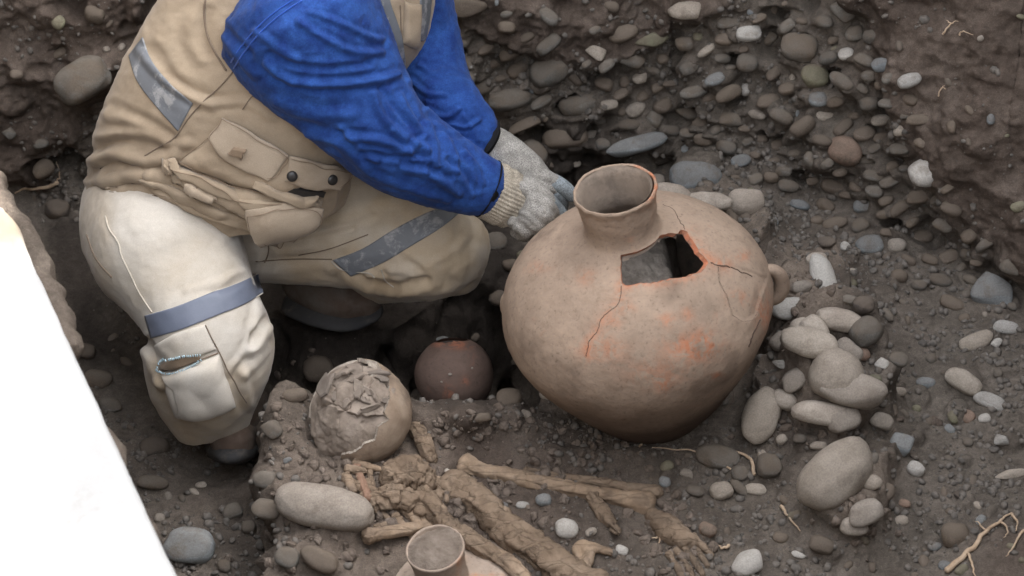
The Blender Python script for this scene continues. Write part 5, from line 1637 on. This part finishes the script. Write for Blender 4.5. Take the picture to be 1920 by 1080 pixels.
# ---- shirt
def sleeve_noise(seed):
    return lambda q, th: .02 * np.sin(3 * th + seed + 9 * q) + .015 * np.sin(5 * th - 14 * q + seed)
sh = join(
    sweep([(560, 30, .16, 158), (590, 85, .135, 150), (645, 160, .10, 122), (705, 238, .055, 97), (745, 275, .045, 90), (795, 302, .045, 82), (855, 328, .05, 68), (893, 345, .05, 60), (912, 353, .05, 55)], 90, 60, sleeve_noise(1)),
    sweep([(745, -40, .36, 100), (783, 60, .31, 76), (812, 150, .24, 68), (850, 205, .17, 60), (888, 246, .14, 50), (906, 262, .13, 42)], 60, 44, sleeve_noise(2)),
    sweep([(350, 330, .25, 140), (460, 200, .26, 135), (560, 60, .28, 140), (650, -40, .3, 130), (690, -95, .33, 75)], 40, 40))
sV, sF = remesh(*sh, .004, 7)
S_FOLD = [
 ([(500, 118), (540, 150), (620, 158), (700, 152), (745, 140)], 9, .009), ([(505, 100), (545, 120), (610, 128), (690, 118)], 8, -.006),
 ([(560, 40), (600, 66), (660, 96), (715, 98)], 8, .007), ([(580, 22), (630, 40), (690, 68), (716, 74)], 7, .005),
 ([(700, 175), (720, 225), (770, 262), (800, 280)], 9, .008), ([(715, 165), (750, 215), (790, 250)], 7, -.006),
 ([(650, 255), (720, 265), (765, 285), (780, 270)], 9, .008), ([(680, 285), (740, 296), (790, 292)], 7, -.006),
 ([(640, 240), (690, 290), (705, 300)], 8, .006), ([(750, 180), (775, 230), (800, 260), (810, 300)], 8, .007),
 ([(800, 232), (815, 270), (818, 310)], 8, .008), ([(830, 250), (850, 285), (858, 320)], 7, .007), ([(840, 300), (868, 320), (890, 355)], 7, -.006),
 ([(870, 285), (893, 312), (905, 345)], 6, .005), ([(760, 318), (810, 330), (860, 362)], 9, .007), ([(700, 330), (770, 355), (840, 375)], 8, .005),
 ([(755, 305), (800, 312), (845, 332)], 7, -.005), ([(580, 250), (640, 270), (690, 320)], 12, .006), ([(420, 70), (450, 110), (480, 140)], 10, .006), ([(400, 20), (430, 60), (470, 100)], 8, -.005),
 ([(480, 60), (540, 100), (560, 110)], 9, .005), ([(520, 190), (590, 215), (660, 215)], 14, .005), ([(540, 225), (620, 250), (680, 250)], 10, -.004),
 ([(880, 300), (890, 330), (885, 370)], 5, .004), ([(735, 245), (760, 268), (775, 300)], 6, .006), ([(790, 262), (803, 290), (800, 320)], 6, .006),
 # far sleeve
 ([(770, 150), (800, 175), (835, 178)], 6, .006), ([(800, 205), (835, 220), (860, 205)], 6, .007), ([(785, 120), (815, 140), (830, 130)], 6, .005), ([(845, 232), (875, 238), (898, 225)], 5, .006), ([(820, 240), (850, 255), (880, 258)], 5, -.004), ([(868, 215), (885, 238), (895, 262)], 5, .005)]
N = normals(sV, sF)
sV = strokes(sV, sF, [(a, w * .8, h * .85) for a, w, h in S_FOLD])
sV = sV + N * (.0016 * fbm(sV, .045, 4, 19, ridged=True) + .0016 * fbm(sV, .016, 3, 29, ridged=True))[:, None]
shirt = obj('shirt', sV, sF, M['denim'], person)
SHIRT = bvh(sV, sF)
for pts in ([(424, 135), (444, 100), (480, 55), (520, 20), (560, -6)], [(434, 137), (455, 103), (490, 60), (530, 25), (566, 2)]):
    cord('shoulder_seam', [SHIRT], pts, 1.6, M['denim_thread'], shirt, lift=.001)
# dark binding at the cuffs
def ring_at(path_pts, name, mat, parent, thick, w):
    V, F = sweep(path_pts, 14, 44, cap=True)
    return obj(name, V, F, mat, parent)
ring_at([(911, 352, .05, 53), (913, 353, .05, 57), (914.5, 353.6, .05, 56.5), (915.5, 354, .05, 52)], 'cuff_binding', M['cuff'], shirt, 0, 0)
ring_at([(906.5, 262, .13, 41), (908, 263, .13, 44.5), (909.5, 264, .13, 44.5), (911, 265, .13, 40)], 'cuff_binding', M['cuff'], shirt, 0, 0)

# ---- trousers
tr = join(
    sweep([(270, 395, .22, 118), (278, 425, .14, 128), (315, 470, .05, 140), (350, 530, -.02, 124), (380, 590, -.09, 112), (396, 640, -.115, 116), (388, 690, -.12, 116), (390, 735, -.115, 100), (398, 772, -.11, 84)], 90, 64, lambda q, th: .015 * np.sin(4 * th + 11 * q) + .05 * sstep(.85, 1, q) * np.sin(5 * th), flat_end=True),
    sweep([(330, 370, .24, 150), (430, 400, .235, 128), (540, 420, .22, 112), (640, 432, .2, 108), (740, 448, .17, 106), (805, 458, .15, 106), (850, 464, .145, 92), (880, 466, .145, 66)], 90, 64, lambda q, th: .015 * np.sin(4 * th + 9 * q)),
    sweep([(850, 476, .16, 80), (780, 500, .19, 66), (715, 515, .22, 54), (660, 520, .245, 50), (600, 520, .26, 46)], 60, 44),
    sweep([(300, 330, .25, 150), (390, 360, .25, 150), (470, 400, .25, 110)], 24, 40))
tV, tF = remesh(*tr, .0042, 7)
T_FOLD = [
 ([(482, 505), (450, 512), (400, 530), (350, 545)], 5, .004), ([(478, 520), (440, 535), (395, 548)], 4, -.004), ([(470, 420), (430, 440), (400, 470)], 6, .003),
 ([(880, 440), (850, 470), (800, 500)], 6, .003), ([(560, 440), (640, 425), (700, 405)], 5, .004), ([(520, 455), (590, 448), (660, 430)], 5, -.004), ([(760, 470), (800, 500), (820, 530)], 6, .004), ([(470, 640), (450, 670), (430, 700)], 6, .004),
 ([(480, 500), (455, 515), (420, 545)], 7, -.005), ([(490, 490), (470, 505), (430, 520)], 7, .005), ([(495, 545), (485, 580), (478, 610)], 7, .006), ([(508, 612), (490, 640), (470, 660)], 8, .012), ([(512, 590), (488, 610), (472, 645)], 5, -.008),
 ([(500, 655), (480, 680), (460, 700)], 8, .007), ([(455, 700), (462, 735), (468, 760)], 7, .007), ([(270, 655), (285, 690), (300, 720)], 8, .012), ([(300, 715), (320, 735), (330, 760)], 7, .008), ([(275, 640), (290, 660), (310, 675)], 6, -.009),
 ([(350, 740), (356, 765), (360, 785)], 10, .006), ([(385, 735), (392, 760), (398, 780)], 9, -.005), ([(420, 725), (428, 755), (440, 775)], 9, .006), ([(330, 700), (345, 745), (352, 785)], 8, -.005),
 ([(640, 500), (690, 512), (730, 508), (770, 512)], 8, .006), ([(650, 525), (700, 545), (770, 548), (840, 540)], 9, .012), ([(700, 528), (740, 536), (800, 526)], 6, -.012), ([(690, 512), (720, 528), (760, 530)], 6, .007), ([(720, 510), (735, 535), (745, 545)], 5, -.006), ([(620, 505), (660, 520), (690, 540)], 7, .006),
 ([(490, 470), (560, 460), (640, 430)], 10, .005), ([(500, 490), (570, 486), (640, 476)], 8, -.005), ([(640, 400), (690, 380), (730, 372)], 9, .004), ([(600, 450), (660, 430), (740, 400)], 12, -.004), ([(860, 520), (880, 500), (890, 470)], 9, .005), ([(800, 545), (850, 530), (880, 505)], 7, -.005), ([(480, 440), (500, 470), (500, 500)], 8, -.006)]
N = normals(tV, tF)
tV = strokes(tV, tF, [(a, w * 1.25, h * .62) for a, w, h in T_FOLD])
tV = tV + N * (.0014 * fbm(tV, .06, 3, 51, ridged=True) + .0015 * fbm(tV, .02, 3, 59))[:, None]
trousers = obj('trousers', tV, tF, M['trouser'], person)
# tan tint over the kneeling leg, the seat and the shin pocket
tuv = proj(tV)
tan = .85 * sstep(470, 560, tuv[:, 0] + 30 * fbm(tV, .1, 3, 5)) + .75 * sstep(650, 730, tuv[:, 1] + 40 * fbm(tV, .1, 3, 6)) * sstep(520, 470, tuv[:, 0]) + .4 * sstep(230, 190, tuv[:, 0])
ta_ = trousers.data.attributes.new('tan_tint', 'FLOAT', 'POINT'); ta_.data.foreach_set('value', np.clip(tan * (.85 + .5 * fbm(tV, .05, 3, 9)), 0, .9).astype(np.float32))
nt_ = M['trouser'].node_tree; pb = nt_.nodes['Principled BSDF']; src = pb.inputs['Base Color'].links[0].from_socket
at_ = nt_.nodes.new('ShaderNodeAttribute'); at_.attribute_name = 'tan_tint'
nt_.links.new(N_mix(nt_.nodes, nt_.links, N_mix(nt_.nodes, nt_.links, 1.0, at_.outputs['Color'], (1, 1, 1), 'MULTIPLY'), src, N_mix(nt_.nodes, nt_.links, .85, src, (.74, .6, .42), 'MULTIPLY')), pb.inputs['Base Color'])
TROUSERS = bvh(tV, tF)
# reflective bands
patch('reflective_band', [TROUSERS], [(272, 592), (330, 575), (400, 548), (450, 530), (484, 512)], [(284, 634), (340, 618), (405, 592), (455, 572), (492, 550)], M['band_blue'], trousers, thick=.0022, nu=40, nv=10)
patch('reflective_band', [TROUSERS], [(624, 488), (680, 466), (740, 430), (800, 400), (850, 382)], [(658, 518), (715, 494), (770, 462), (830, 425), (872, 390)], M['band'], trousers, thick=.0022, nu=40, nv=10)
for pts, w, mt in (([(272, 592), (330, 575), (400, 548), (450, 530), (484, 512)], 1.1, 'thread'), ([(284, 634), (340, 618), (405, 592), (455, 572), (492, 550)], 1.1, 'thread'),
                   ([(198, 405), (205, 430), (222, 455), (228, 480), (245, 515), (262, 550), (285, 585)], 1.5, 'thread'), ([(163, 440), (180, 485), (210, 520)], 1.6, 'seam'),
                   ([(622, 490), (640, 505), (690, 512), (702, 520)], 1.6, 'thread'), ([(480, 490), (540, 486), (622, 486)], 1.3, 'seam'), ([(500, 440), (504, 470), (496, 492)], 1.3, 'seam'), ([(715, 505), (722, 525), (738, 538)], 1.2, 'thread'), ([(560, 478), (620, 466), (690, 440)], 1.1, 'seam')):
    cord('stitched_seam', [TROUSERS], pts, w, M[mt], trousers, lift=.0008)
# knee pocket with its open zip
patch('knee_pocket_flap', [TROUSERS], [(290, 648), (330, 625), (385, 608)], [(300, 690), (350, 675), (406, 655)], M['trouser'], trousers, thick=.003, puff=.004, nu=24, nv=12)
patch('knee_pocket', [TROUSERS], [(303, 697), (355, 684), (410, 664)], [(330, 780), (385, 782), (440, 762)], M['trouser'], trousers, thick=.004, puff=.02, nu=24, nv=18)
patch('pocket_opening', [TROUSERS], [(303, 688), (335, 667), (373, 662)], [(306, 690), (340, 687), (375, 672)], M['khaki_dark'], trousers, thick=.007, nu=16, nv=5)
KT = [TROUSERS]
for pts in ([(300, 690), (318, 674), (345, 666), (376, 663)], [(300, 690), (325, 694), (352, 688), (378, 672)]):
    L = spline(pts, 26)
    H, Nn_ = cast_many(KT, L.tolist())
    parts = []
    for i in range(0, 26):
        v0, f0 = stone_shape(2, 1)
        tdir = H[min(i + 1, 25)] - H[max(i - 1, 0)]; tdir /= np.linalg.norm(tdir)
        b_ = np.cross(Nn_[i], tdir)
        Bm = np.stack([tdir * .0011, b_ * .003, Nn_[i] * .0018])
        parts.append((H[i] + Nn_[i] * .011 + v0 @ Bm, f0))
    V, F = join(*parts)
    obj('zip', V, F, M['metal'], trousers)
for pts in ([(385, 610), (400, 640), (415, 670), (435, 710), (462, 752)], [(306, 694), (355, 681), (408, 661)]):
    cord('stitched_seam', [TROUSERS], pts, 1.3, M['seam'], trousers, lift=.004)

# ---- vest
RINGS = [  # left px, right px, depth Y at left/right, toward-camera reach (m), sag px
    ((158, 368), (640, 362), .25, .17, .19, (40, 84)),
    ((158, 340), (650, 340), .25, .17, .205, (30, 66)),
    ((172, 282), (656, 290), .25, .18, .20, (22, 42)),
    ((186, 226), (690, 235), .25, .19, .195, (12, 24)),
    ((214, 160), (722, 185), .26, .20, .185, (4, 8)),
    ((244, 100), (757, 140), .27, .22, .175, (0, 0)),
    ((275, 48), (800, 78), .28, .25, .17, (-4, -8)),
    ((308, -2), (815, 5), .29, .28, .165, (-8, -14)),
    ((350, -60), (818, -50), .30, .31, .15, (-10, -18)),
    ((430, -120), (800, -95), .31, .33, .12, (-10, -18)),
    ((560, -150), (755, -120), .32, .34, .07, (-6, -10))]
def vest_mesh(scale=1.0, ns=260, nr=260):
    C = []
    for L, R, yl, yr, dp, sg in RINGS:
        a = W(*L, y=yl); b = W(*R, y=yr)
        c = (a + b) / 2; e = (b - a) / 2 * scale
        k = depth(c) / FPX
        d = TOCAM * dp * scale + RIGHT * sg[0] * k - UP * sg[1] * k
        C.append(np.concatenate([c, e, d]))
    S = spline(np.array(C), nr)
    th = np.linspace(0, 2 * np.pi, ns, endpoint=False)
    sq = lambda x: np.sign(x) * np.abs(x) ** .88
    V = S[:, None, :3] + sq(np.cos(th))[None, :, None] * S[:, None, 3:6] + sq(np.sin(th))[None, :, None] * S[:, None, 6:9]
    return V.reshape(-1, 3), grid_faces(nr, ns, True).tolist()
vV, vF = vest_mesh()
nsv = 260
V_FOLD = [
 ([(175, 300), (220, 285), (275, 300), (330, 290)], 10, .009), ([(172, 285), (230, 262), (300, 270)], 9, -.006), ([(185, 255), (250, 250), (320, 275), (350, 270)], 9, .006),
 ([(165, 345), (230, 335), (290, 325), (330, 330)], 9, .009), ([(160, 325), (215, 305), (260, 312)], 8, -.006), ([(160, 360), (220, 360), (290, 345)], 7, .006),
 ([(200, 215), (260, 235), (310, 262)], 9, .005), ([(215, 195), (280, 225), (325, 255)], 8, -.004), ([(262, 95), (300, 140), (365, 190), (400, 200)], 8, .005), ([(290, 90), (330, 150), (400, 180)], 10, -.003), ([(310, 150), (370, 185), (430, 195)], 7, .005),
 ([(390, 20), (380, 60), (390, 100)], 10, -.004), ([(360, 30), (355, 70), (375, 110)], 12, .004), ([(430, 190), (470, 195), (510, 220)], 8, .004), ([(240, 340), (300, 350), (340, 375)], 8, -.006), ([(290, 330), (340, 352), (420, 392)], 8, .008)]
N0 = normals(vV, vF)
if (N0 @ TOCAM)[np.argmax(vV @ TOCAM)] < 0:
    vF = [f[::-1] for f in vF]
vV = strokes(vV, vF, V_FOLD)
N0 = normals(vV, vF)
lowhem = sstep(250, 360, proj(vV)[:, 1])
vV = vV + N0 * ((.002 + .004 * lowhem) * fbm(vV, .07, 3, 71, ridged=True) + .0025 * fbm(vV, .03, 3, 75) + .012 * lowhem * fbm(vV, .12, 2, 79))[:, None]
# wall thickness
n = len(vV)
Vin = vV - normals(vV, vF) * .004
hemf = []
for a in range(nsv):
    b = (a + 1) % nsv
    hemf += [[a, b, b + n, a + n], [b + n - nsv, a + n - nsv, a + 2 * n - nsv, b + 2 * n - nsv]]
vest = obj('vest', np.vstack([vV, Vin]), vF + [[q + n for q in f[::-1]] for f in vF] + hemf, M['khaki'], person)
VEST = bvh(vV, vF)
BOTH = [VEST, TROUSERS]
# hem roll
hem_loop = vV[:nsv]
sel = [i for i in range(nsv) if normals(vV, vF)[i] @ TOCAM > -.2] if False else None
# grey band round the chest
patch('reflective_band', [VEST], [(268, 70), (285, 115), (320, 158), (362, 194)], [(242, 105), (258, 152), (292, 198), (334, 246)], M['band'], vest, thick=.002, nu=34, nv=14)
patch('reflective_band', [VEST], [(706, -30), (714, 10), (730, 60), (738, 110), (752, 150)], [(724, -30), (733, 10), (750, 60), (757, 100), (760, 140)], M['band'], vest, thick=.003, nu=30, nv=8)
patch('reflective_band', [VEST], [(786, -30), (787, 0), (785, 40), (778, 78)], [(806, -30), (807, 0), (803, 40), (796, 74)], M['band'], vest, thick=.003, nu=24, nv=8)
patch('chest_pocket', [VEST], [(758, 2), (770, 6), (788, 8)], [(754, 80), (768, 88), (782, 92)], M['khaki'], vest, thick=.004, puff=.008, nu=16, nv=16)
for pts, w in (([(436, 136), (410, 165), (380, 192), (350, 226), (330, 256), (300, 275), (272, 292)], 1.5), ([(388, -10), (383, 20), (388, 60), (402, 95), (424, 132)], 2.2), ([(455, 205), (474, 180), (492, 184)], 1.0), ([(750, 10), (752, 60), (756, 120)], 1.2), ([(160, 352), (220, 362), (300, 368)], 1.6)):
    cord('stitched_seam', [VEST], pts, w, M['seam'], vest, lift=.0008)
# front cargo pockets, from the body outwards
patch('cargo_pocket', [VEST], [(420, 232), (480, 262), (560, 300), (600, 318)], [(342, 306), (400, 330), (470, 352), (535, 365)], M['khaki'], vest, thick=.01, puff=.012, nu=34, nv=18, rough=.004, flat_it=8)
patch('cargo_pocket', [VEST], [(310, 300), (370, 335), (450, 352), (600, 372)], [(330, 345), (400, 378), (470, 402), (585, 420)], M['khaki'], vest, thick=.01, puff=.012, nu=40, nv=14, rough=.006, flat_it=6)
patch('hem_panel', BOTH, [(262, 336), (330, 352), (420, 395), (520, 415)], [(300, 372), (345, 392), (400, 412), (500, 440)], M['khaki'], vest, thick=.004, puff=.006, nu=34, nv=10, rough=.006)
patch('pocket_flap', [VEST], [(422, 216), (470, 240), (510, 262), (540, 282)], [(398, 250), (420, 284), (462, 312), (504, 330)], M['khaki_pale'], vest, thick=.022, puff=.003, nu=30, nv=16, lift=(0, .006), flat_it=14)
patch('pocket_flap', [VEST], [(540, 284), (580, 296), (620, 305), (646, 318)], [(532, 330), (560, 340), (590, 346), (622, 352)], M['khaki_pale'], vest, thick=.018, puff=.003, nu=26, nv=12, lift=(0, .006), flat_it=14)
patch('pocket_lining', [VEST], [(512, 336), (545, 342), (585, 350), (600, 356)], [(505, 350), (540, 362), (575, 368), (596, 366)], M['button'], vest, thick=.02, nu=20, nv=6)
patch('pocket_lip', [VEST], [(482, 336), (520, 346), (555, 358), (586, 364)], [(478, 348), (515, 366), (550, 376), (582, 376)], M['khaki'], vest, thick=.03, puff=.006, nu=24, nv=8)
patch('pocket_lip', [VEST], [(314, 300), (360, 318), (430, 345), (480, 366), (590, 372)], [(312, 312), (356, 334), (425, 362), (478, 382), (588, 386)], M['khaki'], vest, thick=.024, puff=.006, nu=40, nv=8)
patch('pocket_tab', [VEST], [(358, 336), (385, 348), (411, 360)], [(354, 354), (380, 368), (406, 380)], M['khaki_pale'], vest, thick=.03, puff=.004, nu=16, nv=8)
patch('pocket_flap', BOTH, [(466, 378), (510, 372), (550, 374), (592, 380)], [(482, 430), (506, 446), (535, 456), (564, 461)], M['khaki_pale'], vest, thick=.03, puff=.003, nu=30, nv=18, lift=(0, .012), flat_it=14)
def border(pts, lift, mat='khaki_dark', w=.8):
    cord('stitched_seam', BOTH, pts, w, M[mat], vest, lift=lift)
border([(424, 216), (472, 245), (512, 267), (538, 286), (528, 306), (503, 325), (464, 307), (424, 279), (401, 254), (424, 216)], .028)
border([(545, 290), (582, 301), (620, 310), (640, 322), (620, 347), (588, 341), (560, 335), (537, 326)], .024)
border([(471, 384), (512, 378), (550, 380), (586, 386), (562, 455), (534, 450), (508, 440), (486, 426), (471, 384)], .038)
border([(318, 304), (362, 322), (430, 349), (480, 370), (586, 376)], .031)
border([(345, 306), (400, 331), (470, 354), (533, 366)], .016)
border([(420, 230), (382, 266), (343, 306)], .012)
def snap(u, v, off):
    H, Nn_ = cast_many([VEST], [(u, v)])
    h, nrm = H[0], Nn_[0]
    nrm = nrm * .5 + TOCAM * .5; nrm /= np.linalg.norm(nrm)
    V, F = lathe(h + nrm * off, nrm, [(0.0001, .004), (.005, .0042), (.0085, .003), (.0098, .001), (.0098, -.002)], 28)
    obj('snap_button', V, F, M['button'], vest)
snap(546, 324, .030); snap(612, 332, .030)
patch('hook_patch', [VEST], [(446, 262), (466, 266)], [(438, 276), (460, 286)], M['khaki_dark'], vest, thick=.0375, nu=8, nv=6)

# ---- gloves
def finger(pts, name=None):
    return sweep(pts, 26, 14)
def gloves():
    # near hand: fist seen from its back, fingers folded under
    near = join(
        sweep([(918, 352, .055, 50), (940, 365, .055, 52), (968, 380, .055, 50), (995, 392, .05, 46), (1014, 400, .045, 34)], 40, 32, flat=(FWD + UP * .0, .75)),
        finger([(995, 372, .03, 15), (1025, 384, .02, 14.5), (1036, 404, .03, 13.5), (1020, 416, .05, 12)]),
        finger([(990, 388, .02, 16), (1020, 402, .005, 15), (1028, 422, .02, 14), (1008, 430, .045, 12)]),
        finger([(980, 402, .01, 16), (1006, 420, 0, 15), (1010, 436, .015, 13.5), (990, 438, .04, 12)]),
        finger([(962, 412, .01, 15), (985, 432, .0, 14), (982, 442, .02, 12), (965, 436, .04, 11)]),
        finger([(965, 350, .05, 16), (1000, 358, .04, 14), (1026, 374, .05, 12.5), (1044, 390, .06, 11)]))
    V, F = remesh(*near, .0032, 3)
    V = strokes(V, F, [([(1000, 350), (1012, 375), (1020, 395)], 4, .003), ([(950, 345), (970, 380), (960, 425)], 4, -.003), ([(962, 400), (985, 410), (1000, 425)], 4, -.0025)])
    V = V + normals(V, F) * (.0018 * fbm(V, .02, 3, 5))[:, None]
    g = obj('glove', V, F, M['glove'], person)
    g['label'] = 'grey knitted glove of the near hand'
    rib = lambda q, th: .028 * np.sign(np.sin(44 * th)) * .5 + .02 * np.sin(14 * q)
    V, F = sweep([(914, 352, .052, 54), (932, 362, .053, 57), (950, 370, .054, 56), (962, 376, .055, 54)], 30, 220, rib, flat=(FWD, .8))
    obj('knit_cuff', V, F, M['glove_cuff'], g)
    # far hand: pinching beside the jar mouth
    far = join(
        sweep([(900, 258, .135, 36), (915, 268, .13, 37), (940, 285, .115, 40), (970, 312, .10, 42), (1000, 330, .09, 36), (1018, 338, .085, 26)], 40, 28, flat=(FWD, .75)),
        finger([(1000, 322, .09, 15), (1034, 336, .08, 14), (1058, 352, .08, 12.5), (1074, 368, .085, 11)]),
        finger([(1005, 338, .08, 15), (1034, 352, .075, 13.5), (1052, 372, .085, 12), (1052, 388, .09, 11)]),
        finger([(998, 346, .085, 14), (1024, 366, .08, 13), (1040, 384, .09, 12), (1038, 396, .10, 10.5)]),
        finger([(988, 350, .09, 13), (1010, 372, .09, 12), (1024, 390, .1, 11), (1024, 400, .11, 10)]),
        finger([(985, 340, .06, 16), (1020, 366, .045, 14), (1040, 390, .045, 13), (1054, 406, .05, 11.5)]))
    V, F = remesh(*far, .003, 3)
    V = V + normals(V, F) * (.0018 * fbm(V, .02, 3, 15))[:, None]
    g2 = obj('glove', V, F, M['glove'], person)
    g2['label'] = 'grey knitted glove of the far hand with bluish fingertips'
    for pts in ([(1036, 339, .08, 15), (1050, 347, .078, 15), (1064, 358, .078, 14.5), (1074, 368, .08, 13)], [(1028, 375, .045, 15), (1040, 389, .043, 15), (1050, 401, .044, 14.5), (1055, 408, .046, 13)], [(1040, 359, .076, 14.6), (1048, 368, .078, 14), (1053, 380, .084, 13.5), (1053, 390, .09, 12)]):
        V, F = sweep(pts, 18, 16)
        obj('fingertip', V, F, M['glove_tip'], g2)
gloves()
# small pointed tool
V, F = sweep([(1018, 398, .05, 4), (1040, 410, .05, 4), (1054, 416, .05, 3), (1066, 420, .055, 1)], 20, 10, flat=(UP, .5))
tag(obj('scraper', V, F, M['metal']), 'small thin metal scraper held under the gloved fingertips', 'tool')

# ---- boots
def boot(path, sole_path, label):
    V, F = sweep(path, 46, 30, lambda q, th: .02 * np.sin(2 * th + 5 * q))
    V = V + normals(V, F) * (.003 * fbm(V, .04, 3, 5))[:, None]
    b = obj('boot', V, F, M['boot'], person)
    V, F = sweep(sole_path, 40, 26, flat=(np.array([0, 0, 1.]), .32))
    obj('boot_sole', V, F, M['sole'], b)
boot([(430, 735, -.105, 60), (436, 765, -.11, 58), (440, 795, -.12, 56), (440, 818, -.15, 50), (436, 832, -.19, 40)],
     [(444, 800, -.06, 52), (442, 826, -.12, 58), (438, 842, -.18, 50), (434, 850, -.21, 34)], 'near')
boot([(560, 515, .27, 46), (600, 535, .24, 52), (640, 552, .215, 52), (675, 565, .20, 44), (695, 572, .19, 30)],
     [(560, 565, .235, 44), (610, 580, .20, 50), (660, 588, .185, 48), (700, 585, .18, 30)], 'far')
